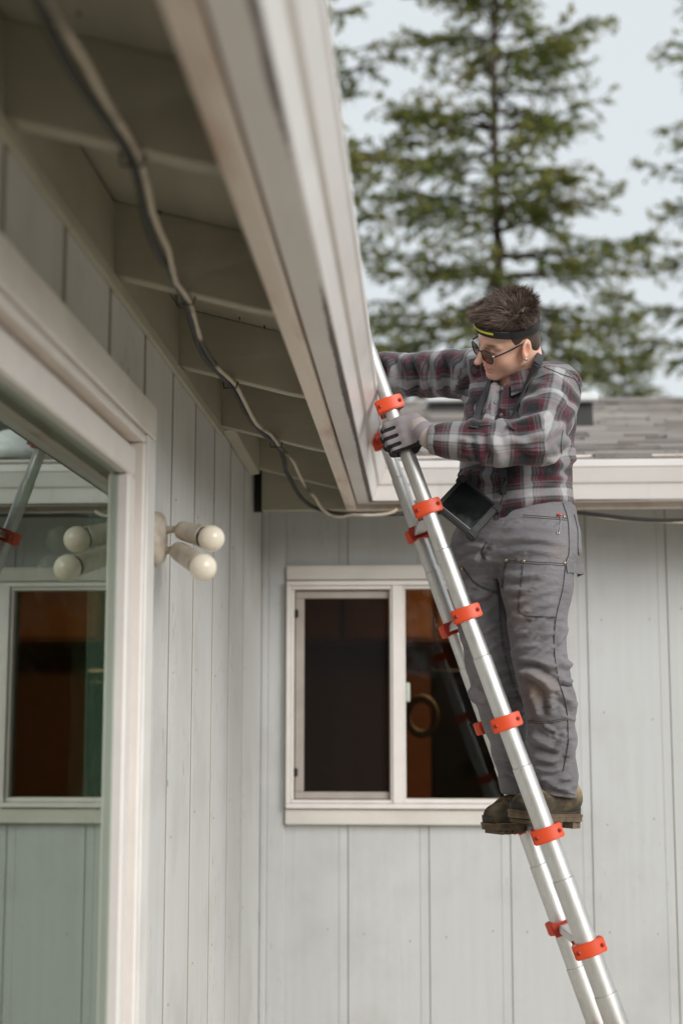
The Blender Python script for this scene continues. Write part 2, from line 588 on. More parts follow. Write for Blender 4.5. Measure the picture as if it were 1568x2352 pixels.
bmesh.ops.bevel(bm, geom=list(bm.edges), offset=.003, segments=1, affect='EDGES')
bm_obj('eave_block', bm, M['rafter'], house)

# fascia boards
FX, FY = -.2225, 5.1175                     # outer faces of the side and rear fascia
box('fascia', FX - .0375, FX, -1.6, FY + .02, Z(.711), Z(.905), M['fascia'], house, .003)
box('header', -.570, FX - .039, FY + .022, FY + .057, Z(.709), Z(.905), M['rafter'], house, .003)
box('fascia', FX - .0385, 3.35, FY + .022, FY + .058, Z(.709), Z(.905), M['fascia'], house, .003)
box('slot_shade_sheet', XW + .002, -.5705, FY + .065, FY + .070, Z(.709), Z(.87), M['soffit_dark'], house, 0)  # black sheet behind the gap, the slot's shade put in as colour
# gutters: folded metal trough, mitred in the corner
GP = [(.006, .1355), (.006, .0), (.030, .0), (.042, .0), (.050, .0), (.0585, .0), (.064, .004), (.0800, .056), (.0885, .060), (.0915, .066), (.110, .108), (.1155, .114), (.1170, .136), (.1135, .1385), (.1100, .1370)]
def gutter(name, axis, far, z0):
    pin = []
    outer = GP
    inner = []
    P = np.array(GP)
    for i in range(len(P)):
        t = P[min(i + 1, len(P) - 1)] - P[max(i - 1, 0)]
        t /= np.linalg.norm(t)
        inner.append(P[i] + .0022 * np.array([-t[1], t[0]]))
    prof = [tuple(p) for p in outer] + [tuple(p) for p in inner[::-1]]
    vs, fs, edge = [], [], []
    N_ = 60
    n = len(prof)
    for s in range(N_ + 1):
        for (d, z) in prof:
            if axis == 'y':
                e = FY - d - .001; a = far + (e - far) * s / N_
                vs.append((FX + d, a, z0 + z))
            else:
                e = FX + d + .001; a = e + (far - e) * s / N_
                vs.append((a, FY + .022 - .022 - d, z0 + z))
            edge.append(math.exp(-((d - .060) / .0135) ** 2) if z < .0015 else (.12 if z < .03 else 0.0))
    for s in range(N_):
        for k in range(n):
            k2 = (k + 1) % n
            fs.append((s * n + k, s * n + k2, (s + 1) * n + k2, (s + 1) * n + k))
    fs.append(tuple(range(n))); fs.append(tuple(N_ * n + k for k in range(n))[::-1])
    o = mesh_obj(name, vs, fs, M['gutter'], house)
    bm = bmesh.new(); bm.from_mesh(o.data); bmesh.ops.recalc_face_normals(bm, faces=bm.faces); bm.to_mesh(o.data); bm.free()
    a = o.data.attributes.new('edge', 'FLOAT', 'POINT')
    a.data.foreach_set('value', edge)
    return o
gut = gutter('gutter', 'y', -1.6, Z(.7265))
gutter('gutter', 'x', 3.35, Z(.7265))

# --- roofs
RS = .26                                     # pitch of the rear roof
RY0, RZ0 = 5.085, Z(.888)
RIDGE = 9.4
def rz(y): return RZ0 + RS * (y - RY0)
roof = mesh_obj('rear_roof', [(-5, RY0, RZ0 - .012), (3.5, RY0, RZ0 - .012), (3.5, RIDGE, rz(RIDGE) - .012), (-5, RIDGE, rz(RIDGE) - .012),
                              (3.5, 2 * RIDGE - RY0, RZ0 - .012), (-5, 2 * RIDGE - RY0, RZ0 - .012),
                              (-5, RY0, RZ0 - .035), (3.5, RY0, RZ0 - .035), (3.5, RIDGE, rz(RIDGE) - .035), (-5, RIDGE, rz(RIDGE) - .035)],
                [(0, 1, 2, 3), (3, 2, 4, 5), (6, 9, 8, 7), (0, 6, 7, 1)], M['shingle'], house)
rn = random.Random(11)
sh_vis, sh_rest = [], []
COURSE = .138
y = RY0 - .012
row = 0
while y < RIDGE - .02:
    x = -1.2 + rn.uniform(-.2, 0)
    y1 = min(y + COURSE + .03, RIDGE)
    while x < 3.45:
        w = rn.choice((.16, .2, .24, .3, .36)) * rn.uniform(.9, 1.1)
        th = rn.choice((.004, .006, .014, .018)) + .001
        xa, xb = x + .001, min(x + w - .001, 3.48)
        dz = .006
        yy = y + rn.uniform(-.002, .004)
        c = [(xa, yy, rz(yy) - .012 + dz), (xb, yy, rz(yy) - .012 + dz), (xb, y1, rz(y1) - .012), (xa, y1, rz(y1) - .012)]
        c += [(p[0], p[1], p[2] + (th if i < 2 else .003)) for i, p in enumerate(c)]
        px = proj([[(xa + xb) / 2, y, rz(y)]])[0][0]
        (sh_vis if 815 < px < 1600 and len(sh_vis) < 300 else sh_rest).append(c)
        x += w
    y += COURSE
    row += 1
SF = [(0, 3, 2, 1), (4, 5, 6, 7), (0, 1, 5, 4), (1, 2, 6, 5), (2, 3, 7, 6), (3, 0, 4, 7)]
for c in sh_vis:
    o = mesh_obj('shingle', c, SF, M['shingle'], roof)
V, F, T = [], [], []
for c in sh_rest:
    k = len(V); V += c; F += [tuple(k + i for i in q) for q in SF]; T += [rn.random()] * 8
o = mesh_obj('shingle_field', V, F, M['shingle'], roof)
tag(o, kind='stuff')
o.data.attributes.new('tone', 'FLOAT', 'POINT').data.foreach_set('value', T)
# ridge caps
x = -1.0
while x < 3.4:
    vs = []
    for xx in (x, x + .235):
        for s, dz in ((-1, 0), (0, .038), (1, 0)):
            vs.append((xx, RIDGE + s * .14, rz(RIDGE) - (.034 if s else 0) + dz * .6 + (.006 if xx == x else .001)))
    mesh_obj('ridge_cap', vs, [(0, 1, 4, 3), (1, 2, 5, 4)], M['shingle'], roof).modifiers.new('t', 'SOLIDIFY').thickness = .006
    x += .2
# side wing roof (its slope rises away from the gutter)
sz = lambda x: Z(.783 - SL * (x + .326)) + .169
rn = random.Random(5)
V, F, T = [], [], []
xx = -.195
while xx > -2.5:
    yy = -1.6
    while yy < 5.1:
        w = rn.choice((.2, .26, .33)); th = rn.choice((.005, .009, .012))
        k = len(V)
        ye = min(yy + w, 5.1 + (-.195 - xx) * 1.0)
        c = [(xx, yy, sz(xx) + .008), (xx, ye, sz(xx) + .008), (xx - .17, ye, sz(xx - .17) + .001), (xx - .17, yy, sz(xx - .17) + .001)]
        c += [(p[0], p[1], p[2] + (th if i < 2 else .003)) for i, p in enumerate(c)]
        V += c; F += [tuple(k + i for i in q) for q in SF]; T += [rn.random()] * 8
        yy += w + .002
    xx -= .14
o = mesh_obj('side_roof', V, F, M['shingle'], house); tag(o, kind='stuff')
o.data.attributes.new('tone', 'FLOAT', 'POINT').data.foreach_set('value', T)
prism('side_roof_deck', [(-2.6, sz(-2.6)), (-4.4, sz(-2.6) - .5), (-4.4, sz(-2.6) - .52), (-2.6, sz(-2.6) - .02)], 'y', -1.6, 8, M['shingle'], house)

# roof vents
def roof_vent(x, y, w, h, d, label):
    t = thing('roof_vent', label, 'roof vent', (x, y, rz(y)), 'vents on the rear roof')
    box('vent_base', x - w / 2, x + w / 2, y, y + d, rz(y) - .02, rz(y) + h, M['vent_dark'], t, .004)
    box('vent_hood', x - w / 2 - .02, x + w / 2 + .02, y - .05, y + d + .03, rz(y) + h + .002, rz(y) + h + .045, M['vent_white'], t, .008)
a = D(1340, 978, 6.84); roof_vent(a[0] - .05, 6.84, .19, .115, .22, 'square roof vent with white hood behind the plaid shoulder')
a = D(1032, 942, 8.4); roof_vent(a[0], 8.4, .24, .05, .22, 'low roof vent near the ridge under the outstretched sleeve')
# domed cap on the lower roof
t = thing('dome_vent', 'white domed vent cap low on the brown shingle roof, seen mirrored in the big pane', 'roof vent', (.33, 5.42, rz(5.42)))
vs, fs = [], []
for i in range(9):
    a = i / 8 * math.pi / 2
    for k in range(24):
        b = k / 24 * 2 * math.pi
        vs.append((.33 + .11 * math.cos(a) * math.cos(b), 5.42 + .11 * math.cos(a) * math.sin(b), rz(5.42) + .03 + .07 * math.sin(a)))
for i in range(8):
    for k in range(24):
        fs.append((i * 24 + k, i * 24 + (k + 1) % 24, (i + 1) * 24 + (k + 1) % 24, (i + 1) * 24 + k))
mesh_obj('dome', vs, fs, M['vent_white'], t, True)
tube('flange', [(.33, 5.42, rz(5.42) - .03), (.33, 5.42, rz(5.42) + .032)], .125, M['vent_white'], t, 24)

# --- big side window
sw = bpy.data.objects.new('side_window', None); link(sw, house)
def ring_y(name, y0, y1, z0, z1, w, f0, f1, mat, bev=.002):
    """rectangular frame on the side wall: outer bounds, bar width, faces f0..f1 in x"""
    for (a, b, c, d) in ((y0, y1, z1 - w, z1), (y0, y1, z0, z0 + w), (y1 - w, y1, z0 + w + .001, z1 - w - .001), (y0, y0 + w, z0 + w + .001, z1 - w - .001)):
        box(name, f0, f1, a, b, c, d, mat, sw, bev)
box('casing_board', XW + .001, -.583, .45, 3.12, Z(.590), Z(.665), M['trim_y'], sw, .003)
box('casing_board', XW + .001, -.584, 3.030, 3.118, .34, Z(.588), M['trim_z'], sw, .003)
box('casing_board', XW + .001, -.584, .46, .54, .34, Z(.588), M['trim_z'], sw, .003)
box('casing_board', XW + .001, -.583, .45, 3.12, .26, .338, M['trim_y'], sw, .003)
ring_y('window_frame', .545, 3.026, .345, Z(.586), .018, -.664, -.588, M['vinyl'], .004)
ring_y('window_track', .564, 3.007, .364, Z(.567), .055, -.66, -.622, M['vinyl_tan'])
ring_y('sash', .60, 2.962, .40, Z(.545), .062, -.658, -.598, M['vinyl'], .005)
box('pane', -.6245, -.6205, .64, 2.93, .44, Z(.51), M['glass'], sw, 0)
box('pane', -.6430, -.6395, .64, 2.93, .44, Z(.51), M['glass'], sw, 0)
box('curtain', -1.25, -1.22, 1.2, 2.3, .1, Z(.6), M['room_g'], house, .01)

# --- rear window
rw = bpy.data.objects.new('rear_window', None); link(rw, house)
def rx(x): return D(x, 1600, 5.465)[0]
def rzz(y): return D(900, y, 5.465)[2]
cx1 = rx(1245)
box('casing_board', rx(655.5), cx1, 5.468, YW - .001, rzz(1331), rzz(1297.5), M['trim_x'], rw, .003)
box('casing_board', rx(655.5), cx1, 5.468, YW - .001, rzz(1895), rzz(1860), M['trim_x'], rw, .003)
box('casing_board', rx(1183), cx1 - .001, 5.470, YW - .001, rzz(1858), rzz(1333), M['trim_z'], rw, .003)
def bar(name, xa, xb, ya, yb, f0, f1, mat, bev=.0025, par=None):
    return box(name, rx(xa), rx(xb), f0, f1, rzz(yb), rzz(ya), mat, par or rw, bev)
# outer vinyl frame
bar('window_frame', 657, 1181, 1334, 1344.5, 5.452, 5.56, M['vinyl'])
bar('window_frame', 657, 1181, 1846, 1857.5, 5.452, 5.56, M['vinyl'])
bar('window_frame', 657, 668, 1345, 1845.5, 5.453, 5.56, M['vinyl'])
bar('window_frame', 1170, 1181, 1345, 1845.5, 5.453, 5.56, M['vinyl'])
bar('mullion', 901, 926, 1345, 1845.5, 5.456, 5.55, M['vinyl'])
# fixed sash (right)
for q in ((926.5, 1169, 1345, 1352), (926.5, 1169, 1835, 1845), (926.5, 931, 1352.5, 1834.5), (1162, 1169, 1352.5, 1834.5)):
    bar('sash', *q, 5.466, 5.52, M['vinyl'], .002)
bar('pane', 931, 1162, 1352, 1835, 5.497, 5.500, M['glass2'], 0)
# sliding sash (left) with insect screen
for q in ((668.5, 900.5, 1345, 1353), (668.5, 900.5, 1838, 1845), (668.5, 674.5, 1353.5, 1837.5), (896, 900.5, 1353.5, 1837.5)):
    bar('sash', *q, 5.462, 5.52, M['vinyl'], .002)
bar('pane', 674, 896, 1353, 1838, 5.520, 5.523, M['glass2'], 0)
M['screen_frame'] = plain('screen_frame_metal', (.40, .355, .32), .5)
for q in ((677, 896, 1356, 1373), (677, 896, 1820, 1836), (677, 697, 1373.5, 1819.5), (893, 896, 1373.5, 1819.5)):
    bar('screen_frame', *q, 5.486, 5.500, M['screen_frame'], .002)
bar('insect_screen', 697, 893, 1373, 1820, 5.4915, 5.4925, M['screen'], 0)
for yy in (1408, 1775):
    bar('screen_clip', 674, 683, yy - 9, yy + 9, 5.476, 5.486, M['black'], .001)
bar('window_latch', 932, 941, 1568, 1612, 5.470, 5.494, plain('latch_green_white', (.50, .58, .50), .5), .003)

# kitchen seen through it
t = thing('wall_cabinet', 'orange wooden wall cupboards inside the kitchen window', 'cabinet', (0, 8.6, Z(.3)))
for k in range(5):
    xa = -1.0 + k * .55
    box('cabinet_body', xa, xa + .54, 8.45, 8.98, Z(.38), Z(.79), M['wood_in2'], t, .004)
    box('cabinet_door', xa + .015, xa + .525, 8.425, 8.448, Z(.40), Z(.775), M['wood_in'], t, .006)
t = thing('oven', 'dark kitchen appliance standing inside behind the clear pane', 'appliance', (.15, 7.1, .05))
box('oven_body', .06, .42, 7.1, 7.5, .05, Z(.18), M['dark_in'], t, .01)
box('oven_door', .075, .405, 7.085, 7.099, .3, Z(.12), M['dark_in'], t, .005)
a = D(968, 1645, 6.95)
vs, fs = [], []
for i in range(36):
    for k in range(10):
        A, B = i / 36 * 2 * math.pi, k / 10 * 2 * math.pi
        r = .068 + .016 * math.cos(B)
        vs.append((a[0] + r * math.cos(A), a[1] + .014 * math.sin(B), a[2] + r * 1.25 * math.sin(A)))
        fs.append((i * 10 + k, i * 10 + (k + 1) % 10, (i + 1) % 36 * 10 + (k + 1) % 10, (i + 1) % 36 * 10 + k))
hp = mesh_obj('ring_ornament', vs, fs, M['tan'], None, True)
tag(hp, 'beige ring ornament hanging in front of the dark kitchen appliance', 'ornament')
m = N('added_lamp_glow')  # glow of an unseen lamp, added to brighten the kitchen
em = m.n('Emission'); em.inputs[0].default_value = (1, .62, .30, 1); em.inputs[1].default_value = 32
m.l(em.outputs[0], m.out.inputs[0])
M['glow'] = m.m
t = thing('added_ceiling_lamp', 'unseen round lamp added on the kitchen ceiling to warm the rear window', 'lamp', (.5, 7.3, Z(.80)))
tube('lamp_base', [(.5, 7.3, Z(.80)), (.5, 7.3, Z(.775))], .16, M['vent_white'], t, 24)
tube('lamp_globe', [(.5, 7.3, Z(.774)), (.5, 7.3, Z(.74)), (.5, 7.3, Z(.715)), (.5, 7.3, Z(.705))], [.15, .14, .09, .01], M['glow'], t, 24)
t = thing('kitchen_counter', 'brown wooden counter along the far kitchen wall', 'counter', (0, 8.3, .05))
box('counter_body', -1.6, 2.4, 8.35, 8.97, .05, Z(-.70), M['wood_in2'], t, .005)
box('counter_top', -1.62, 2.42, 8.31, 8.98, Z(-.698), Z(-.66), M['wood_in'], t, .005)

# --- wall lamp with two bare bulbs
lc = np.array([XW + .001, 3.235, Z(.383)])
lamp = thing('wall_lamp', 'worn white wall lamp with two bare round bulbs on swivel sockets', 'lamp', tuple(lc))
tube('back_plate', [lc, lc + [.010, 0, 0], lc + [.020, 0, 0], lc + [.024, 0, 0]], [.062, .062, .054, .02], M['lamp'], lamp, 28)
for (bx_, by_), Yb, s0 in (((485.5, 1237), 3.185, .020), ((466.5, 1303.5), 3.09, -.028)):
    b = D(bx_, by_, Yb)
    st = lc + np.array([.016, .012, s0])
    k1 = st + np.array([.030, .004, .004])
    d = b - k1; d /= np.linalg.norm(d)
    L_ = np.linalg.norm(b - k1)
    tube('swivel_arm', [st, k1, k1 + d * .014], [.010, .008, .009], M['lamp'], lamp, 12)
    e = k1 + d * (L_ - .026)
    sock = tube('socket', [k1 + d * .012, k1 + d * .016, k1 + d * .03, e - d * .004, e, e, e - d * .003, e - d * .03], [.012, .021, .023, .0245, .0265, .0235, .021, .019], M['lamp'], lamp, 24)
    tube('socket_mouth', [e - d * .006, e + d * .0004], [.0225, .0232], M['black'], sock, 20)
    vs, fs = [], []
    dd, u, v = basis(d)
    pr = []
    for i in range(17):
        A = i / 16 * math.pi * .86
        pr.append((math.cos(A) * .0305, math.sin(A) * .0305))
    pr += [(-.034, .0125), (-.048, .0125)]
    path = [b + dd * p[0] for p in pr]
    for p in pr:
        for k in range(28):
            A = 2 * math.pi * k / 28
            vs.append(b + dd * p[0] + max(p[1], .0002) * (math.cos(A) * u + math.sin(A) * v))
    for i in range(len(pr) - 1):
        for k in range(28):
            fs.append((i * 28 + k, i * 28 + (k + 1) % 28, (i + 1) * 28 + (k + 1) % 28, (i + 1) * 28 + k))
    mesh_obj('bulb', vs, fs, M['bulb'], lamp, True)

# --- cables stapled under the rafters
def rb(x, dz=0): return Z(.783 - SL * (x + .326)) if x < -.326 else Z(.783 - .2 * (x + .326))
rn = random.Random(8)
def cable(name, pts, r, mat, label, wob=.004, n=160):
    P = spline(pts, n)
    off = np.array([[rn.gauss(0, 1) for _ in range(3)] for _ in range(n // 5 + 2)])
    for i in range(n):
        a = i / 5; k = int(a); P[i] += wob * (off[k] * (1 - a + k) + off[k + 1] * (a - k))
    rr = [r * (1 + .18 * rn.random()) for _ in range(n)]
    o = tube(name, P, rr, mat, None, 8)
    return tag(o, label, 'cable', 'cables stapled under the eaves')
c1 = []
for (x, y, dz) in ((-.40, .42, 0), (-.41, 1.19, 0), (-.415, 1.60, -.030), (-.418, 1.98, 0), (-.445, 2.35, -.022), (-.466, 2.75, 0), (-.485, 3.1, -.02), (-.477, 3.52, 0),
                   (-.462, 3.9, -.02), (-.438, 4.30, 0), (-.425, 4.45, -.02), (-.42, 4.62, -.045), (-.395, 4.82, -.085)):
    c1.append((x, y, rb(x) - .011 + dz))
cable('cable', c1 + [(-.335, 5.02, Z(.690)), (-.25, 5.06, Z(.686)), (-.10, 5.09, Z(.688)), (.1, 5.12, Z(.692)), (.5, 5.13, Z(.696)), (.9, 5.13, Z(.662)), (1.3, 5.13, Z(.690)), (2.2, 5.13, Z(.70))], .0066, M['cable_dark'],
      'black cable running under the rafters and on beneath the rear gutter', .002)
c2 = [(p[0] + .014, p[1], p[2] - .002) for p in c1[:-3]]
cable('cable', c2 + [(-.41, 4.45, rb(-.41) - .02), (-.395, 4.62, Z(.765)), (-.36, 4.85, Z(.715)), (-.315, 5.03, Z(.680)), (-.24, 5.06, Z(.677)), (-.12, 5.07, Z(.685)), (-.07, 5.075, Z(.70))], .0052, M['cable_pale'],
      'thin cable crusted with pale paint, stapled beside the black one under the rafters', .0035)
c3 = [(.55, 5.14, Z(.70)), (.72, 5.135, Z(.668)), (.95, 5.135, Z(.655)), (1.3, 5.135, Z(.668)), (1.7, 5.135, Z(.69)), (2.3, 5.135, Z(.70))]
cable('cable', c3, .0055, M['cable_pale'], 'slack pale cable sagging below the rear gutter by the trouser waist', .002, 60)
for (x, y) in ((-.418, 1.98), (-.466, 2.75), (-.477, 3.52), (-.438, 4.30)):
    o = tube('cable_clip', [(x - .014, y, rb(x) - .001), (x - .012, y, rb(x) - .022), (x + .02, y, rb(x) - .023), (x + .026, y, rb(x) - .001)], .0022, M['vent_dark'], house, 6)

# ------------------------------------------------------------------ telescopic ladder
LP = np.array([-.0735, 3.774, Z(.806)])       # near stile, centre at the clamp just under the gutter lip
LD = np.array([.0998, -.0032, -.2830])        # one rung further down
LW = np.array([-.0235, .4625, -.0135])        # near stile -> far stile
ls = LD / np.linalg.norm(LD)
lw = LW / np.linalg.norm(LW)
lt = np.cross(lw, ls); lt /= np.linalg.norm(lt)
if lt[0] < 0: lt = -lt
KMAX = (LP[2] - .03) / -LD[2]
ladder = thing('ladder', 'aluminium telescopic ladder with orange rung collars leaning on the gutter', 'ladder', tuple(LP + LD * KMAX + LW / 2 - [0, 0, .03]))
def R_(k): return .0190 + .00185 * k
def pt(base, k): return base + LD * k
for base, far in ((LP, 0), (LP + LW, 1)):
    # each telescoping section is a tube of its own, a step wider than the one above
    seams = [-3.2] + [k + .40 for k in range(-3, 9) if k + .4 < KMAX] + [KMAX]
    for a, b in zip(seams[:-1], seams[1:]):
        r = R_(max(a + .6, -2.4)) if b < KMAX else R_(a + .6)
        p0, p1 = pt(base, a), pt(base, b)
        e = ls * .0005
        o = tube('stile_tube', [p0 - e * 2, p0, p0 + e, p0 + e * 2, p0 + e * 5, (p0 + p1) / 2, p1 - e * 6, p1 - e * 2, p1 + e * 3], [r - .004, r - .0012, r - .0003, r, r, r, r, r, r - .003], M['alu'], ladder, 32)
    tube('foot', [pt(base, KMAX) - ls * .06, pt(base, KMAX) - ls * .01, pt(base, KMAX) + ls * .03], [R_(9) + .006, R_(9) + .008, R_(9) + .004], M['rubber'], ladder, 16)
    sg = -1 if not far else 1                 # collar bows outwards
    for k in range(-3, 9):
        if k > KMAX - .15: continue
        c = pt(base, k)
        r = R_(k)
        hw = .0380 + .0009 * k
        ol = []
        for i in range(13):
            q = -1 + 2 * i / 12
            ol.append((q * hw, (r + .0075) * (1 - .42 * q * q)))
        ol += [(hw * .97, -.004), (hw * .66, -.020), (-hw * .66, -.020), (-hw * .97, -.004)]
        bm = bmesh.new()
        hh = .0185
        lo = [bm.verts.new(c + lt * p + lw * sg * q - ls * hh) for p, q in ol]
        hi = [bm.verts.new(c + lt * p + lw * sg * q + ls * hh) for p, q in ol]
        n = len(ol)
        for i in range(n):
            bm.faces.new((lo[i], lo[(i + 1) % n], hi[(i + 1) % n], hi[i]))
        bm.faces.new(lo[::-1]); bm.faces.new(hi)
        bmesh.ops.recalc_face_normals(bm, faces=bm.faces)
        eds = [e for e in bm.edges if e.calc_face_angle(0) > .5]
        bmesh.ops.bevel(bm, geom=eds, offset=.0028, segments=2, affect='EDGES')
        col = bm_obj('collar', bm, M['orange'], ladder)
        for q in (-.72, .72):                  # screw pockets
            w0 = (r + .0075) * (1 - .42 * q * q)
            nrm = lw * sg + lt * q * .35; nrm /= np.linalg.norm(nrm)
            s0 = c + lt * q * hw + lw * sg * (w0 - .004)
            tube('screw_pocket', [s0, s0 + nrm * .0052], [.0058, .0058], M['orange_in'], col, 14)
            tube('screw', [s0, s0 + nrm * .0060], [.0032, .0028], M['screw'], col, 8)
        # inner block that carries the rung
        bm = bmesh.new()
        bmesh.ops.create_cube(bm, size=1)
        for v in bm.verts:
            v.co = Vector(c + lt * v.co.x * (hw * 1.25) + ls * v.co.z * .030 - lw * sg * (.013 + (v.co.y + .5) * .042))
        bmesh.ops.bevel(bm, geom=list(bm.edges), offset=.004, segments=2, affect='EDGES')
        bm_obj('rung_socket', bm, M['orange_in'], ladder)
for k in range(-3, 9):
    if k > KMAX - .15: continue
    a, b = pt(LP, k) + lw * .05, pt(LP + LW, k) - lw * .05
    bm = bmesh.new()
    ol = [(-.019, .009), (-.012, -.011), (.012, -.011), (.019, .009)]
    up_ = np.cross(lt, lw); up_ /= np.linalg.norm(up_)
    if up_[2] < 0: up_ = -up_
    A = [bm.verts.new(a + lt * p + up_ * q * -1) for p, q in ol]
    B = [bm.verts.new(b + lt * p + up_ * q * -1) for p, q in ol]
    for i in range(4): bm.faces.new((A[i], A[(i + 1) % 4], B[(i + 1) % 4], B[i]))
    bm.faces.new(A[::-1]); bm.faces.new(B)
    bmesh.ops.bevel(bm, geom=list(bm.edges), offset=.002, segments=1, affect='EDGES')
    bm_obj('rung', bm, M['alu'], ladder)

# ------------------------------------------------------------------ trees behind the house
def leaf_mat(name, a, b, c):
    m = N(name)
    p = m.pos()
    col = m.ramp(m.noise(p, 1.1, 4), [(.30, a), (.52, b), (.70, c)])
    tips = m.n('Attribute', attribute_name='tip')
    col = m.mix(m.math('MULTIPLY', tips.outputs['Fac'], .55), col, c)
    m.set(col, .65, 0, .25)
    tl = m.n('BsdfTranslucent'); m.l(col, tl.inputs[0])
    mx = m.n('MixShader'); mx.inputs[0].default_value = .52
    m.l(m.b.outputs[0], mx.inputs[1]); m.l(tl.outputs[0], mx.inputs[2]); m.l(mx.outputs[0], m.out.inputs[0])
    return m.m
M['needles'] = leaf_mat('fir_needles', (.12, .175, .045), (.22, .275, .08), (.40, .335, .11))
M['leaves'] = leaf_mat('shrub_leaves', (.040, .080, .020), (.080, .13, .030), (.15, .20, .05))
M['bark'] = plain('fir_bark', (.075, .055, .040), .9, var=.35, vscale=12, bump=.8, bscale=30, dist=.02)


def sprays(rng, P, Dr, L, wd):
    """flat needle sprays: kite-shaped faces folded along the middle. arrays n x 3"""
    n = len(P)
    up = rng.normal(size=(n, 3)) * .55 + [0, 0, 1]
    s = np.cross(Dr, up); s /= np.linalg.norm(s, axis=1)[:, None] + 1e-9
    nn = np.cross(s, Dr)
    a = P
    b = P + Dr * (L * .5)[:, None] + s * wd[:, None] - nn * (wd * .3)[:, None]
    c = P + Dr * L[:, None]
    d = P + Dr * (L * .5)[:, None] - s * wd[:, None] - nn * (wd * .3)[:, None]
    V = np.stack([a, b, c, d], 1).reshape(-1, 3)
    i = np.arange(n)[:, None] * 4
    F = np.concatenate([i + [0, 1, 2], i + [0, 2, 3]], 0)
    return V, F


def conifer_mesh(seed, H, spread, whorl=.42, per=6, dens=1.0, crown0=.12, leader=True):
    rng = np.random.default_rng(seed)
    segs, leafP, leafD, leafL, leafT = [], [], [], [], []
    z = H * crown0
    while z < H - .15:
        f = 1 - (z / H)
        base_len = spread * (f ** .78) * (1 if f < .9 else .8)
        for b in range(per if f > .1 else 4):
            if rng.random() < .12: continue
            az = rng.uniform(0, 2 * math.pi)
            L = base_len * rng.uniform(.62, 1.12) + .12
            el = math.radians(38 - 62 * min(1, f * 1.25)) + rng.normal() * .12
            n = 9
            pts = []
            for t in np.linspace(0, 1, n):
                rr = L * t
                pts.append([math.cos(az) * rr, math.sin(az) * rr, z + rr * math.tan(el) * (1 - .35 * t) - .10 * L * t * t + .17 * L * t ** 3])
            pts = np.array(pts)
            pts[1:] += rng.normal(size=(n - 1, 3)) * .025 * L * .3
            segs.append((pts, np.linspace(.011 + .013 * L, .004, n)))
            # twigs
            nt_ = max(3, int(L * 9.0 * dens))
            for _ in range(nt_):
                t = rng.uniform(.16, 1.0) ** .8
                k = min(int(t * (n - 1)), n - 2); u = t * (n - 1) - k
                p = pts[k] * (1 - u) + pts[k + 1] * u
                ax = pts[k + 1] - pts[k]; ax /= np.linalg.norm(ax)
                side = np.array([-ax[1], ax[0], 0]); side /= np.linalg.norm(side) + 1e-9
                sg = rng.choice([-1, 1])
                dr = ax * rng.uniform(.4, .9) + side * sg * rng.uniform(.35, 1.0) + np.array([0, 0, rng.uniform(-.45, .12)])
                dr /= np.linalg.norm(dr)
                tl = L * rng.uniform(.12, .30) * (1.15 - .6 * t) + .09
                m_ = max(3, int(tl / .045))
                q = rng.uniform(.05, 1, m_)
                pp = p + dr * (tl * q)[:, None] + np.array([0, 0, -1]) * (tl * .25 * q * q)[:, None]
                dd = dr + rng.normal(size=(m_, 3)) * .45
                dd /= np.linalg.norm(dd, axis=1)[:, None]
                leafP.append(pp); leafD.append(dd); leafL.append(rng.uniform(.07, .15, m_)); leafT.append(np.clip(q * t + rng.normal(size=m_) * .2, 0, 1))
                segs.append((np.array([p, p + dr * tl * .9 + [0, 0, -tl * .2]]), np.array([.006, .002])))
        z += whorl * rng.uniform(.7, 1.25) * (.6 + .5 * f)
    P, Dr, L, T = map(np.concatenate, (leafP, leafD, leafL, leafT))
    V, F = sprays(rng, P, Dr, L, L * .26)
    crown = bpy.data.meshes.new('crown')
    crown.from_pydata(V.tolist(), [], F.tolist())
    crown.materials.append(M['needles'])
    crown.attributes.new('tip', 'FLOAT', 'POINT').data.foreach_set('value', np.repeat(T, 4).astype(np.float32))
    tr = [[rng.normal() * .03, rng.normal() * .03, zz] for zz in np.linspace(0, H, 16)]
    rr = [max(.012, .015 * H * .5 * (1 - i / 15) ** 1.0 + .012) for i in range(16)]
    v, f = tube_data(tr, rr, 10)
    trunk = bpy.data.meshes.new('trunk'); trunk.from_pydata([tuple(x) for x in v], [], f); trunk.materials.append(M['bark'])
    v, f = merge([tube_data(p, r, 4, False) for p, r in segs])
    limbs = bpy.data.meshes.new('limbs'); limbs.from_pydata([tuple(x) for x in v], [], f); limbs.materials.append(M['bark'])
    return trunk, limbs, crown


def plant_tree(name, label, meshes, loc, rz_=0, sc=1.0, group=None):
    t = thing(name, label, 'tree', (0, 0, 0), group)
    for nm, me in zip(('trunk', 'limbs', 'crown'), meshes):
        o = bpy.data.objects.new(nm, me); COL.objects.link(o); o.parent = t
    t.location = loc; t.rotation_euler = (0, 0, rz_); t.scale = (sc, sc, sc)
    return t
firA = conifer_mesh(3, 17.5, 3.75, .42, 7, 1.5)
firB = conifer_mesh(9, 14.5, 3.4, .46, 6, 1.3)
G = 'fir trees standing behind the house'
a = D(1146, 600, 22.0); plant_tree('fir_tree', 'tall fir tree standing straight behind the worker, its bare trunk showing', firA, (a[0], 22, 0), .4, 1.0, G)
a = D(1700, 600, 23.0); plant_tree('fir_tree', 'fir tree at the photo margin whose branches reach in over the shingle roof end', firB, (a[0], 23, 0), 2.0, 1.06, G)
a = D(640, 600, 23.5); plant_tree('fir_tree', 'fir tree mostly hidden by the gutter, only its branch tips showing past it', firB, (a[0], 23.5, 0), 4.1, 1.30, G)
a = D(930, 600, 31.0); plant_tree('fir_tree', 'smaller fir tree further off between the gutter and the tall fir', firB, (a[0], 31, 0), 1.1, .76, G)
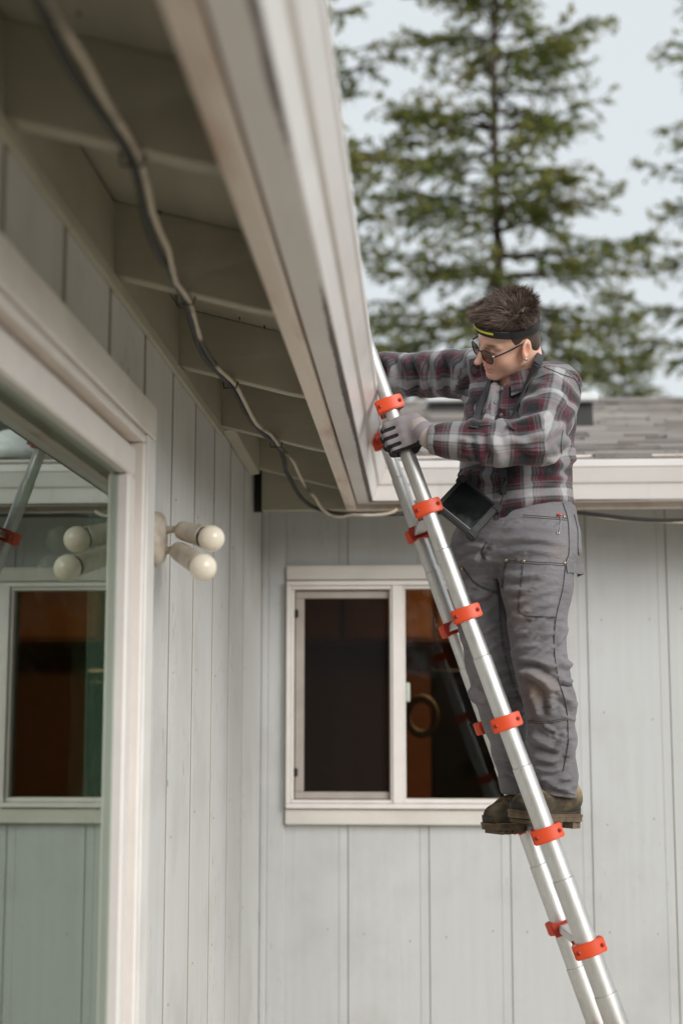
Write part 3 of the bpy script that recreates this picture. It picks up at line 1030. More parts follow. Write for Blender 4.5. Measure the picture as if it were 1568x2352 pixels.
a = D(1420, 600, 33.0); plant_tree('fir_tree', 'smaller fir tree further off past the worker, low behind the roof vent', firA, (a[0], 33, 0), 3.0, .70, G)

def shrub_mesh(seed, w, h, n):
    rng = np.random.default_rng(seed)
    cl = rng.normal(size=(n // 26, 3)) * [w * .42, w * .35, h * .25] + [0, 0, h * .55]
    cl[:, 2] = np.clip(cl[:, 2], .15, h)
    P = (cl[:, None, :] + rng.normal(size=(len(cl), 26, 3)) * .20).reshape(-1, 3)
    Dr = rng.normal(size=P.shape); Dr /= np.linalg.norm(Dr, axis=1)[:, None]
    L = rng.uniform(.07, .15, len(P))
    V, F = sprays(rng, P, Dr, L, L * .32)
    me = bpy.data.meshes.new('foliage'); me.from_pydata(V.tolist(), [], F.tolist()); me.materials.append(M['leaves'])
    me.attributes.new('tip', 'FLOAT', 'POINT').data.foreach_set('value', np.repeat(rng.random(len(P)) * .6, 4).astype(np.float32))
    st = [tube_data(spline([(0, 0, 0), c * [.4, .4, .5], c], 5), np.linspace(.05, .008, 5), 5, False) for c in cl[::6]]
    v, f = merge(st)
    sm = bpy.data.meshes.new('stems'); sm.from_pydata([tuple(x) for x in v], [], f); sm.materials.append(M['bark'])
    return me, sm
sh1 = shrub_mesh(2, 2.4, 4.4, 9000)
sh2 = shrub_mesh(5, 3.0, 4.2, 8000)
for (x, Yd, ms, sc, lab) in ((1400, 15.5, sh1, .98, 'dense green bush rising just over the ridge beside the square vent'),
                             (1590, 16.0, sh2, 1.0, 'dark green bush over the ridge at the open end of the roof'),
                             (1000, 16.5, sh2, 1.02, 'green bush over the ridge below the outstretched sleeve'),
                             (860, 17.5, sh1, 1.10, 'green bush behind the gutter end and the ladder top')):
    a = D(x, 900, Yd)
    t = thing('bush', lab, 'bush', (0, 0, 0), 'bushes behind the roof ridge')
    for nm, me in zip(('foliage', 'stems'), ms):
        o = bpy.data.objects.new(nm, me); COL.objects.link(o); o.parent = t
    t.location = (a[0], Yd, 0); t.scale = (sc, sc, sc); t.rotation_euler = (0, 0, x * .01)

# yard behind the photographer, seen only as reflections and as what hides the low sky
fence = thing('fence', 'brown board fence closing the yard opposite the rear wall', 'fence', (2, -6.5, 0))
for i in range(70):
    h = 1.95 + random.Random(i).uniform(-.02, .02)
    box('fence_board', -5 + i * .2, -5 + i * .2 + .192, -6.52, -6.50, .03, h, M['cedar'], fence, .003)
for z in (.4, 1.6):
    box('fence_rail', -5, 9, -6.56, -6.522, z, z + .09, M['cedar'], fence, .003)
rn = random.Random(3)
WHERE = ['beyond the fence', 'past the far end of the yard']
for i in range(16):
    A_ = math.radians(-10 - 175 * i / 15)
    r_ = 15 + rn.uniform(-1.5, 2)
    ms = sh1 if i % 2 else sh2
    t = thing('bush', 'tall dense bush in the screen round the yard', 'bush', (0, 0, 0), 'tall bushes screening the yard')
    for nm, me in zip(('foliage', 'stems'), ms):
        o = bpy.data.objects.new(nm, me); COL.objects.link(o); o.parent = t
    t.location = (2 + r_ * math.cos(A_) * 1.15, r_ * math.sin(A_), 0); sc = rn.uniform(1.0, 1.25); t.scale = (sc, sc, sc); t.rotation_euler = (0, 0, i * 1.3)

# ------------------------------------------------------------------ implicit-surface modelling
class Grid:
    def __init__(s, lo, hi, h):
        s.lo = np.array(lo, float); s.h = h
        n = np.ceil((np.array(hi) - s.lo) / h).astype(int) + 1
        ax = [s.lo[i] + h * np.arange(n[i]) for i in range(3)]
        s.X, s.Y, s.Z = np.meshgrid(*ax, indexing='ij')
        s.X = s.X.astype(np.float32); s.Y = s.Y.astype(np.float32); s.Z = s.Z.astype(np.float32)

    def xf(s, o, R):
        """coordinates in a frame: origin o, rows of R are its axes"""
        x, y, z = s.X - o[0], s.Y - o[1], s.Z - o[2]
        return [x * R[i][0] + y * R[i][1] + z * R[i][2] for i in range(3)]

    def cone(s, a, b, ra, rb):
        a = np.asarray(a, float); ba = np.asarray(b, float) - a
        x, y, z = s.X - a[0], s.Y - a[1], s.Z - a[2]
        t = np.clip((x * ba[0] + y * ba[1] + z * ba[2]) / (ba @ ba + 1e-12), 0, 1)
        return np.sqrt((x - t * ba[0]) ** 2 + (y - t * ba[1]) ** 2 + (z - t * ba[2]) ** 2) - (ra + (rb - ra) * t)

    def chain(s, pts, rad, k=.02):
        d = None
        for i in range(len(pts) - 1):
            e = s.cone(pts[i], pts[i + 1], rad[i], rad[i + 1])
            d = e if d is None else smin(d, e, k)
        return d

    def ell(s, c, r, R=np.eye(3)):
        x, y, z = s.xf(c, R)
        k0 = np.sqrt((x / r[0]) ** 2 + (y / r[1]) ** 2 + (z / r[2]) ** 2)
        k1 = np.sqrt((x / r[0] ** 2) ** 2 + (y / r[1] ** 2) ** 2 + (z / r[2] ** 2) ** 2) + 1e-9
        return k0 * (k0 - 1) / k1

    def box(s, c, r, R=np.eye(3), rnd=.005):
        q = [np.abs(v) - (r[i] - rnd) for i, v in enumerate(s.xf(c, R))]
        out = np.sqrt(sum(np.maximum(v, 0) ** 2 for v in q))
        return out + np.minimum(np.maximum(np.maximum(q[0], q[1]), q[2]), 0) - rnd

    def stack(s, lv):
        """horizontal elliptical sections: rows (z, cx, cy, rx, ry), rising"""
        L = np.array(sorted(lv))
        f = lambda k: np.interp(s.Z, L[:, 0], L[:, k])
        cx, cy, rx, ry = f(1), f(2), f(3), f(4)
        k = np.sqrt(((s.X - cx) / rx) ** 2 + ((s.Y - cy) / ry) ** 2)
        d = (k - 1) * np.minimum(rx, ry)
        return np.maximum(d, np.maximum(L[0, 0] - s.Z, s.Z - L[-1, 0]))

    def surface(s, v):
        return surface_nets(v, s.lo, s.h)


def smin(a, b, k):
    h = np.clip(.5 + .5 * (b - a) / k, 0, 1)
    return b + (a - b) * h - k * h * (1 - h)


def smax(a, b, k): return -smin(-a, -b, k)


def surface_nets(v, lo, h):
    s = v < 0
    nx, ny, nz = v.shape
    C = [(i, j, k) for i in (0, 1) for j in (0, 1) for k in (0, 1)]
    cnt = np.zeros((nx - 1, ny - 1, nz - 1), np.int8)
    for (i, j, k) in C:
        cnt += s[i:nx - 1 + i, j:ny - 1 + j, k:nz - 1 + k]
    mixd = (cnt > 0) & (cnt < 8)
    idx = np.argwhere(mixd)
    cv = np.stack([v[idx[:, 0] + i, idx[:, 1] + j, idx[:, 2] + k] for (i, j, k) in C], 1)
    acc = np.zeros((len(idx), 3)); num = np.zeros(len(idx))
    for a in range(8):
        for b in range(a + 1, 8):
            if sum(abs(C[a][q] - C[b][q]) for q in range(3)) != 1: continue
            va, vb = cv[:, a], cv[:, b]
            m_ = (va < 0) != (vb < 0)
            t = np.where(m_, va / np.where(m_, va - vb, 1), 0)
            p = np.array(C[a]) + t[:, None] * (np.array(C[b]) - np.array(C[a]))
            acc += np.where(m_[:, None], p, 0); num += m_
    V = lo + h * (idx + acc / num[:, None])
    ids = -np.ones(mixd.shape, np.int64); ids[mixd] = np.arange(len(idx))
    F = []
    for ax in range(3):
        b_, c_ = (ax + 1) % 3, (ax + 2) % 3
        s0 = np.take(s, range(0, v.shape[ax] - 1), ax); s1 = np.take(s, range(1, v.shape[ax]), ax)
        E = np.argwhere(s0 != s1)
        E = E[(E[:, b_] > 0) & (E[:, c_] > 0) & (E[:, b_] < v.shape[b_] - 1) & (E[:, c_] < v.shape[c_] - 1)]
        eb = np.zeros(3, int); eb[b_] = 1
        ec = np.zeros(3, int); ec[c_] = 1
        g = lambda q: ids[q[:, 0], q[:, 1], q[:, 2]]
        quad = np.stack([g(E - eb - ec), g(E - ec), g(E), g(E - eb)], 1)
        fl = s[E[:, 0], E[:, 1], E[:, 2]]
        quad[~fl] = quad[~fl][:, ::-1]
        F.append(quad)
    F = np.concatenate(F)
    F = F[(F >= 0).all(1)]
    return V, F


def relax(V, F, n=2, w=.5):
    e = np.concatenate([F[:, [0, 1]], F[:, [1, 2]], F[:, [2, 3]], F[:, [3, 0]]])
    e = np.concatenate([e, e[:, ::-1]])
    for _ in range(n):
        S_ = np.zeros_like(V); c = np.zeros(len(V))
        np.add.at(S_, e[:, 0], V[e[:, 1]]); np.add.at(c, e[:, 0], 1)
        V = V * (1 - w) + w * S_ / np.maximum(c, 1)[:, None]
    return V


def normals(V, F):
    n = np.cross(V[F[:, 2]] - V[F[:, 0]], V[F[:, 3]] - V[F[:, 1]])
    N_ = np.zeros_like(V)
    for k in range(4): np.add.at(N_, F[:, k], n)
    return N_ / (np.linalg.norm(N_, axis=1)[:, None] + 1e-12)


def fold(V, F, strokes, side=None):
    """press and raise cloth folds along strokes given as measured polylines (points.., height m, half-width m)"""
    Nn = normals(V, F)
    px, py = proj(V)
    dep = (V - CAM) @ _fw
    disp = np.zeros(len(V))
    front = np.clip((-(Nn[:, 1]) + .15) / .4, 0, 1)
    for st in strokes:
        pts, amp, wd = np.array(st[0], float), st[1], st[2]
        if len(pts) > 2: pts = spline(pts, 12)
        best = np.full(len(V), 1e9); tt = np.zeros(len(V))
        n = len(pts) - 1
        for i in range(n):
            a, b = pts[i], pts[i + 1]
            ba = b - a
            t = np.clip(((px - a[0]) * ba[0] + (py - a[1]) * ba[1]) / (ba @ ba + 1e-9), 0, 1)
            d = np.hypot(px - a[0] - t * ba[0], py - a[1] - t * ba[1]) * dep / FD
            m_ = d < best
            best = np.where(m_, d, best); tt = np.where(m_, (i + t) / n, tt)
        fade = np.clip(np.minimum(tt, 1 - tt) * 5, .0, 1)
        q = best / wd
        disp += amp * fade * (np.exp(-q * q) - .45 * np.exp(-((q - 1.9) / .8) ** 2)) * front
    return V + Nn * disp[:, None]


def nets_obj(name, V, F, mat, parent):
    o = mesh_obj(name, V, F, mat, parent, True)
    return o


def attr(o, name, vals, typ='FLOAT'):
    a = o.data.attributes.new(name, typ, 'POINT')
    a.data.foreach_set('value' if typ == 'FLOAT' else ('vector' if typ == 'FLOAT_VECTOR' else 'color'), np.asarray(vals, np.float32).ravel())


def fbm(V, sc, seed):
    """cheap smooth noise from a few rotated sine products"""
    rng = np.random.default_rng(seed)
    out = np.zeros(len(V))
    for k in range(6):
        d = rng.normal(size=(3, 3)); f = sc * (1 + .45 * k)
        q = V @ d * f + rng.uniform(0, 6.28, 3)
        out += np.sin(q[:, 0] + 1.3 * np.sin(q[:, 1])) * np.cos(q[:, 2]) / (1 + .5 * k)
    return out / 3

# ------------------------------------------------------------------ person: measures
def px2m(p, Y): return p * Y / 3240.0
def chainD(rows):
    return [D(x, y, Y) for x, y, Y, r in rows], [px2m(r, Y) for x, y, Y, r in rows]

HF = np.array([-.861, -.252, -.441]); HF /= np.linalg.norm(HF)
HL = np.array([.486, -.664, -.571]); HL -= HF * (HL @ HF); HL /= np.linalg.norm(HL)
HU = np.cross(HF, HL)
HR = np.stack([HF, HL, HU])
HS = .885
HC = D(1200, 804, 3.80) - .074 * HS * HL           # between the ears
def H(f, l, u): return HC + HF * f + HL * l + HU * u
NECK = D(1194, 884, 3.935)
NECKP = HC + (NECK - HC) / HS

person = thing('person', 'person in plaid shirt and grey work trousers standing on the ladder, gloved hand gripping it', 'person', tuple(D(1225, 1905, 3.95)))

# --- materials of the figure
m = N('skin')
at_ = m.n('Attribute', attribute_name='tint')
c = m.mix(m.noise(m.pos(), 60, 4), (.80, .48, .35), (.86, .55, .42))
c = m.mix(1.0, c, at_.outputs['Color'], 'MULTIPLY')
m.set(c, .48, 0, .4)
m.b.inputs['Subsurface Weight'].default_value = .25
m.b.inputs['Subsurface Radius'].default_value = (.012, .005, .003)
m.b.inputs['Subsurface Scale'].default_value = .6
m.bump(m.noise(m.pos(), 900, 3), .12, .0006)
M['skin'] = m.m

m = N('plaid_flannel')
pa = m.n('Attribute', attribute_name='plaid')
sx = m.n('SeparateXYZ'); m.l(pa.outputs['Vector'], sx.inputs[0])
BK, BU, GR, WH, DG = (.008, .009, .012), (.095, .014, .025), (.135, .133, .140), (.43, .425, .435), (.034, .032, .038)
stops = [(0, BK), (.235, BK), (.245, BU), (.285, BU), (.29, BK), (.30, BU), (.335, BU), (.345, GR), (.39, GR), (.40, DG), (.415, GR), (.46, WH), (.62, WH), (.64, GR), (.67, DG), (.68, GR),
         (.735, GR), (.745, BU), (.765, BU), (.77, GR), (.80, GR), (.81, BU), (.875, BU), (.885, BK), (.90, BU), (.93, BU), (.94, BK), (1, BK)]
wob = m.n('Mix', data_type='RGBA')
cols = []
for ax_, per in ((0, .112), (1, .112)):
    t_ = m.math('MULTIPLY', sx.outputs[ax_], 1 / per)
    nz = m.noise(m.pos(), 34, 2)
    t_ = m.math('ADD', t_, m.math('MULTIPLY', m.math('SUBTRACT', nz, .5), .035))
    cols.append(m.ramp(m.math('FRACT', t_), stops))
# twill: alternate threads of the two directions
wv = m.n('TexWave'); wv.wave_type = 'BANDS'; wv.bands_direction = 'DIAGONAL'
wv.inputs['Scale'].default_value = 160; wv.inputs['Distortion'].default_value = 1.5
m.l(pa.outputs['Vector'], wv.inputs['Vector'])
c = m.mix(m.math('ADD', m.math('MULTIPLY', wv.outputs['Fac'], .16), .42), cols[0], cols[1])
fz = m.noise(m.pos(), 520, 3, .7)
c = m.mix(m.ramp(fz, [(.45, 0.0), (.75, .16)]), c, (.36, .35, .36))
m.set(c, .95, 0, .12)
m.b.inputs['Sheen Weight'].default_value = .25
m.b.inputs['Sheen Roughness'].default_value = .5
h = m.math('ADD', m.math('MULTIPLY', m.noise(m.pos(), 45, 4), 1.0), m.math('MULTIPLY', fz, .25))
m.bump(h, .6, .004)
M['plaid'] = m.m

m = N('grey_work_canvas')
p = m.pos()
dz = m.n('Attribute', attribute_name='worn')
c = m.ramp(m.noise(p, 9, 5), [(.25, (.165, .157, .170)), (.75, (.235, .225, .240))])
c = m.mix(m.ramp(m.noise(m.pos((3, 3, 11)), 4, 4), [(.52, 0.0), (.8, .30)]), c, (.27, .25, .255))
c = m.mix(m.math('MULTIPLY', dz.outputs['Fac'], m.ramp(m.noise(p, 16, 5, .65), [(.3, .35), (.7, 1.0)])), c, (.34, .245, .18))
tw = m.noise(m.pos((700, 700, 300)), 1, 2)
c = m.mix(m.ramp(tw, [(.3, .0), (.7, .22)]), c, (.10, .095, .10))
m.set(c, .85, 0, .2)
m.b.inputs['Sheen Weight'].default_value = .12
m.bump(m.math('ADD', m.noise(m.pos((14, 14, 46)), 1, 4), m.math('MULTIPLY', tw, .1)), .8, .011)
M['canvas'] = m.m
M['seam'] = plain('seam_thread', (.070, .066, .070), .9)
M['hemcloth'] = plain('grey_canvas_hem', (.17, .162, .17), .85, var=.15, vscale=60, bump=.5, bscale=400)
M['brass'] = plain('rivet_brass', (.40, .33, .20), .4, .9)
m = N('knit_glove')
bl = m.n('Attribute', attribute_name='coat')
kn = m.n('TexWave'); kn.inputs['Scale'].default_value = 190; kn.bands_direction = 'DIAGONAL'
m.l(m.pos(), kn.inputs['Vector'])
c = m.ramp(kn.outputs['Fac'], [(.1, (.20, .175, .185)), (.9, (.30, .265, .275))])
f = m.ramp(bl.outputs['Fac'], [(.44, 0.0), (.56, 1.0)])
c = m.mix(f, c, (.014, .014, .017))
m.set(c, .75, 0, .3); m.bump(kn.outputs['Fac'], .25, .0006)
M['glove'] = m.m
M['glove_cuff'] = plain('glove_cuff_knit', (.42, .35, .315), .9, var=.12, vscale=90, bump=.5, bscale=500)
M['strap'] = plain('black_webbing', (.032, .032, .035), .65, var=.15, vscale=60, bump=.4, bscale=700)
M['collar_in'] = plain('dark_collar_lining', (.014, .014, .017), .95)
m = N('hair_brown')
st = m.n('Attribute', attribute_name='tone')
c = m.ramp(st.outputs['Fac'], [(0, (.040, .026, .020)), (.5, (.145, .098, .074)), (1, (.40, .28, .21))])
m.set(c, .45, 0, .45)
M['hair'] = m.m
m = N('dusty_leather')
p = m.pos()
c = m.ramp(m.noise(p, 22, 5, .65), [(.34, (.040, .034, .025)), (.48, (.14, .105, .06)), (.62, (.34, .26, .15))])
sep = m.n('SeparateXYZ'); m.l(m.n('TexCoord').outputs['Generated'], sep.inputs[0])
c = m.mix(m.ramp(sep.outputs[2], [(.25, .7), (.45, .0)]), c, (.035, .031, .026))
m.set(c, .75, 0, .25); m.bump(m.noise(p, 130, 4), .5, .0015)
M['leather'] = m.m
M['leather_dark'] = plain('dark_leather', (.038, .033, .026), .75, var=.6, vscale=25, bump=.4, bscale=150)
M['sole'] = plain('worn_sole', (.135, .095, .060), .85, var=.55, vscale=40, bump=.7, bscale=160, dist=.002)
M['stitch'] = plain('welt_stitch', (.36, .25, .14), .9)

# --- skin: head, neck and shoulders, one surface
g = Grid(HC - [.19, .17, .25], HC + [.19, .20, .19], .0024)
A = lambda f, l, u: H(f, l, u)
d = g.ell(A(-.002, 0, .040), (.096, .0735, .086), HR)
d = smin(d, g.ell(A(.034, 0, -.026), (.060, .058, .078), HR), .03)
for s_ in (-1, 1):
    d = smin(d, g.cone(A(.005, s_ * .052, -.048), A(.070, s_ * .014, -.086), .016, .017), .022)
    d = smin(d, g.ell(A(.056, s_ * .038, -.024), (.024, .022, .028), HR), .03)
    d = smin(d, g.cone(A(.086, s_ * .014, .034), A(.070, s_ * .048, .032), .010, .010), .012)
d = smin(d, g.ell(A(.078, 0, -.088), (.017, .019, .014), HR), .014)
for s_ in (-1, 1):                                                   # eye sockets, lids
    d = smax(d, -g.ell(A(.099, s_ * .031, .014), (.016, .019, .012), HR), .010)
    d = smin(d, g.ell(A(.079, s_ * .031, .013), (.012, .0145, .0105), HR), .003)
d = smin(d, g.cone(A(.090, 0, .026), A(.1125, 0, -.014), .0085, .0105), .010)   # nose
d = smin(d, g.ell(A(.1200, 0, -.0225), (.0135, .0115, .0100), HR), .006)
for s_ in (-1, 1):
    d = smin(d, g.ell(A(.0985, s_ * .0115, -.0265), (.0095, .0070, .0070), HR), .005)
d = smin(d, g.ell(A(.0905, 0, -.0520), (.0095, .021, .0062), HR), .006)         # lips
d = smin(d, g.ell(A(.0890, 0, -.0645), (.0090, .019, .0065), HR), .006)
d = smax(d, -g.ell(A(.1010, 0, -.0580), (.0085, .024, .0012), HR), .003)
d = smin(d, g.chain([A(-.030, 0, -.020), A(-.035, 0, -.07), NECKP, NECKP + [.0, .02, -.06]], [.056, .055, .064, .090], .03), .022)
er = [HF * .95 + HU * .1, HL, HU]
for s_ in (-1, 1):                                                   # ears
    ea = HR.copy()
    out = HL * s_ * .95 - HF * .22
    e0 = out / np.linalg.norm(out)
    e1 = HU - e0 * (HU @ e0) - HF * .25; e1 -= e0 * (e1 @ e0); e1 /= np.linalg.norm(e1)
    ER = np.stack([e0, np.cross(e1, e0), e1])
    ec = A(-.010, s_ * .079, .000)
    ear = g.ell(ec, (.0080, .0195, .033), ER)
    ear = smax(ear, -g.ell(ec + e0 * .0085 + HF * .003 + HU * .003, (.0085, .0095, .019), ER), .004)
    ear = smin(ear, g.ell(ec - e1 * .026 + HF * .004, (.006, .0085, .009), ER), .006)
    d = smin(d, ear, .005)
V, F = g.surface(d)
V = HC + (relax(V, F, 2, .4) - HC) * HS
body = nets_obj('body', V, F, M['skin'], person)
q = (V - HC) @ HR.T / HS
tint = np.ones((len(V), 4))
def blob(c, r): return np.exp(-(((q - c) / r) ** 2).sum(1))
def mul(w, col):
    tint[:, :3] *= 1 - w[:, None] * (1 - np.array(col))
mul(np.clip(blob((.094, 0, -.058), (.014, .024, .013)) * 1.3, 0, 1), (.95, .70, .72))
for s_ in (-1, 1):
    mul(.8 * blob((.066, s_ * .045, -.025), (.03, .026, .022)), (1.0, .80, .78))
    mul(np.clip(1.5 * blob((.080, s_ * .034, .036), (.02, .020, .0055)), 0, 1), (.30, .24, .22))      # brows
    mul(np.clip(1.4 * blob((.086, s_ * .032, .0085), (.02, .013, .0022)), 0, 1), (.25, .20, .20))     # lashes
    mul(.55 * blob((.085, s_ * .031, .016), (.02, .018, .010)), (.72, .62, .62))
    mul(.8 * blob((-.012, s_ * .084, .0), (.012, .012, .02)), (1, .68, .62))
mul(.6 * blob((.114, 0, -.024), (.014, .016, .012)), (1, .75, .74))
attr(body, 'tint', tint, 'FLOAT_COLOR')

# --- hair: cropped cap plus combed-up strands
g = Grid(HC - [.17, .19, .12], HC + [.18, .17, .22], .0035)
d = g.ell(A(-.004, 0, .041), (.0965, .0745, .088), HR)
top = g.ell(A(.006, 0, .104), (.092, .070, .050), HR)
d = smin(d, top, .03)
d = smin(d, g.ell(A(-.052, 0, -.020), (.046, .0575, .052), HR), .02)
f_, l_, u_ = g.xf(HC, HR)
hl = np.interp(f_, [-.12, -.06, -.030, -.018, -.008, .012, .027, .034, .060, .10], [-.060, -.056, -.030, .006, .030, .018, .014, .044, .066, .074])
d = smax(d, hl - u_, .008)
V, F = g.surface(d)
V = HC + (relax(V, F, 2, .5) - HC) * HS
A = lambda f, l, u: HC + (HF * f + HL * l + HU * u) * HS
hair = nets_obj('hair', V, F, M['hair'], person)
attr(hair, 'tone', np.clip(.18 + .1 * fbm(V, 60, 3), 0, 1))
Nn = normals(V, F)
rng = np.random.default_rng(7)
fc = rng.integers(0, len(F), 13000)
wts = rng.dirichlet([1, 1, 1, 1], 13000)
root = (V[F[fc]] * wts[:, :, None]).sum(1); rn_ = (Nn[F[fc]] * wts[:, :, None]).sum(1)
ql = (root - HC) @ HR.T / HS
keep = ql[:, 2] > -.075
root, rn_, ql = root[keep], rn_[keep], ql[keep]
bandz = ql[:, 2] - (.060 + .024 * ql[:, 0] / .1)
ok = (bandz > .016) | (bandz < -.022)
root, rn_, ql, bandz = root[ok], rn_[ok], ql[ok], bandz[ok]
topness = np.clip((bandz - .010) / .03, 0, 1)
frontness = np.clip((ql[:, 0] + .02) / .08, 0, 1)
clump = np.stack([fbm(root, 28, 21), fbm(root, 28, 22), fbm(root, 28, 23)], 1)
# nape and sides fall, top is swept forward and up with a tousled crown
crown = np.clip((-.015 - ql[:, 0]) / .05, 0, 1) * topness
fr_ = np.clip((ql[:, 0] + .010) / .06, 0, 1)
hi_ = np.clip((ql[:, 2] - .088) / .035, 0, 1)
flow = (HF[None, :] * (.75 * fr_ + .25)[:, None] + HU[None, :] * .30 - HL[None, :] * .25) * (hi_ * (1 - crown))[:, None]
flow += (-HF[None, :] * .35 + HU[None, :] * .75 + HL[None, :] * .25) * (crown * hi_)[:, None]
flow += (-HU[None, :] * .65 + HF[None, :] * (.55 * fr_ - .15)[:, None]) * (1 - hi_)[:, None]
flow -= rn_ * ((flow * rn_).sum(1) * .75)[:, None]
stand = .16 + .22 * crown + .20 * hi_ * fr_ + .08 * (1 - topness)
dir_ = flow + rn_ * stand[:, None] + clump * .50
dir_ += rng.normal(size=dir_.shape) * .07
dir_ /= np.linalg.norm(dir_, axis=1)[:, None]
ln = .007 + topness * (.018 + .011 * hi_) * rng.uniform(.5, 1.2, len(root))
bend = -rn_ * (.30 * (1 - crown))[:, None] + HF[None, :] * (.35 * fr_ * topness)[:, None] + clump * .6
K = 5
ts = np.linspace(0, 1, K)
curve = np.stack([root - rn_ * .0025 + dir_ * (ln * t)[:, None] + bend * (ln * t * t * .45)[:, None] for t in ts], 1)
side = np.cross(dir_, rng.normal(size=dir_.shape)); side /= np.linalg.norm(side, axis=1)[:, None]
wdt = np.array([.0009, .0009, .0008, .0005, .0001])
Vs, Fs = [], []
n_ = len(root)
side2 = np.cross(dir_, side)
ring = np.stack([curve + side[:, None, :] * wdt[None, :, None], curve - .5 * side[:, None, :] * wdt[None, :, None] + .8 * side2[:, None, :] * wdt[None, :, None],
                 curve - .5 * side[:, None, :] * wdt[None, :, None] - .8 * side2[:, None, :] * wdt[None, :, None]], 2)     # n,K,3,3
Vs = ring.reshape(-1, 3)
b0 = (np.arange(n_) * K * 3)[:, None]
for i in range(K - 1):
    for k in range(3):
        k2 = (k + 1) % 3
        Fs.append(b0 + [i * 3 + k, i * 3 + k2, (i + 1) * 3 + k2, (i + 1) * 3 + k])
Fs = np.concatenate(Fs)
strands = nets_obj('strands', Vs, Fs, M['hair'], hair)
tn = np.clip(.45 + .22 * fbm(root, 40, 31) + .2 * rng.normal(size=n_), 0, 1)
attr(strands, 'tone', np.repeat(tn, K * 3) * np.tile(np.repeat(np.linspace(.55, 1.0, K), 3), n_))
tag(strands, kind='stuff')

# --- head lamp band
def head_ring(phi, rr=0.0, dz=0.0):
    f = math.cos(phi) * (.1015 + rr) - .002
    l = math.sin(phi) * (.0800 + rr)
    return A(f, l, .060 + .024 * (f / .1) + dz)
def band(name, p0, p1, n, lo, hi, rin, rout, mat, parent):
    vs, fs = [], []
    for i in range(n + 1):
        ph = p0 + (p1 - p0) * i / n
        for (r, z) in ((rin, lo), (rout, lo + .002), (rout, hi - .002), (rin, hi)):
            vs.append(head_ring(ph, r, z))
    for i in range(n):
        for k in range(4):
            fs.append((i * 4 + k, i * 4 + (k + 1) % 4, (i + 1) * 4 + (k + 1) % 4, (i + 1) * 4 + k))
    fs += [(0, 1, 2, 3), tuple(n * 4 + k for k in (3, 2, 1, 0))]
    o = mesh_obj(name, vs, fs, mat, parent, False)
    bm = bmesh.new(); bm.from_mesh(o.data); bmesh.ops.recalc_face_normals(bm, faces=bm.faces); bm.to_mesh(o.data); bm.free()
    return o
hb = band('headband', -math.pi, math.pi, 72, -.012, .013, -.004, .0032, M['black'], person)
band('headband_sleeve', -.9, 1.15, 40, -.013, .0135, .003, .0062, M['rubber'], hb)
M['led'] = plain('yellow_led_strip', (.66, .62, .03), .3, var=.05, bump=.2, bscale=600)
band('led_strip', -.62, .66, 36, -.0015, .0075, .005, .0082, M['led'], hb)

# --- glasses
M['frame'] = plain('dark_glasses_frame', (.018, .014, .013), .25)
m = N('tinted_lens')
tr = m.n('BsdfTransparent'); tr.inputs[0].default_value = (.62, .52, .47, 1)
go = m.n('BsdfGlossy'); go.inputs[1].default_value = .03
fr = m.n('Fresnel'); fr.inputs[0].default_value = 1.55
mx = m.n('MixShader'); m.l(m.math('MULTIPLY', fr.outputs[0], m.math('SUBTRACT', 1.0, m.n('NewGeometry').outputs['Backfacing'])), mx.inputs[0]); m.l(tr.outputs[0], mx.inputs[1]); m.l(go.outputs[0], mx.inputs[2]); m.l(mx.outputs[0], m.out.inputs[0])
M['lens'] = m.m
def lens_pts(s_, k=1.0):
    o = []
    for i in range(28):
        a = 2 * math.pi * i / 28
        ca, sa = math.cos(a), math.sin(a)
        x = .0255 * math.copysign(abs(ca) ** .6, ca) * k
        z = (.0195 if sa > 0 else .0215) * math.copysign(abs(sa) ** .85, sa) * k
        l = s_ * (.0345) + x
        o.append(A(.1075 - .10 * (l / .07) ** 2 * .10, l, .004 + z))
    return o
lens_i = []
gl = None
parts = []
for s_ in (-1, 1):
    P_ = lens_pts(s_); P_ = np.array(P_ + P_[:2])
    v, f = tube_data(P_, .0019, 8, False)
    parts.append((v, f))
parts.append(tube_data(spline([A(.107, -.010, .012), A(.111, 0, .0145), A(.107, .010, .012)], 7), .0019, 8))
v, f = merge(parts)
glasses = mesh_obj('glasses', v, f, M['frame'], person, True)
for s_ in (-1, 1):
    v = lens_pts(s_, .98); v = [p + HF * .0006 for p in v] + [p - HF * .0006 for p in v]
    n = 28
    mesh_obj('lens', v, [tuple(range(n)), tuple(range(n, 2 * n))[::-1]] + [(i, (i + 1) % n, n + (i + 1) % n, n + i) for i in range(n)], M['lens'], glasses)
    tube('temple', spline([A(.099, s_ * .0605, .014), A(.092, s_ * .0685, .015), A(.05, s_ * .074, .018), A(.002, s_ * .0785, .024), A(-.012, s_ * .0785, .018)], 16), [.0024] * 14 + [.0018, .001], M['frame'], glasses, 8)
    tube('hinge', [A(.1005, s_ * .060, .0145), A(.0965, s_ * .066, .0150)], .0030, plain('hinge_silver', (.6, .6, .6), .3, .9), glasses, 8)
for s_ in (1,):
    e = A(.000, s_ * .086, -.0285)
    v, f = tube_data([e - HL * .003, e, e + HL * .003, e + HL * .004], [.0035, .0042, .003, .0005], 10)
    mesh_obj('ear_stud', v, f, plain('stud_steel', (.55, .55, .55), .15, 1.0), person, True)

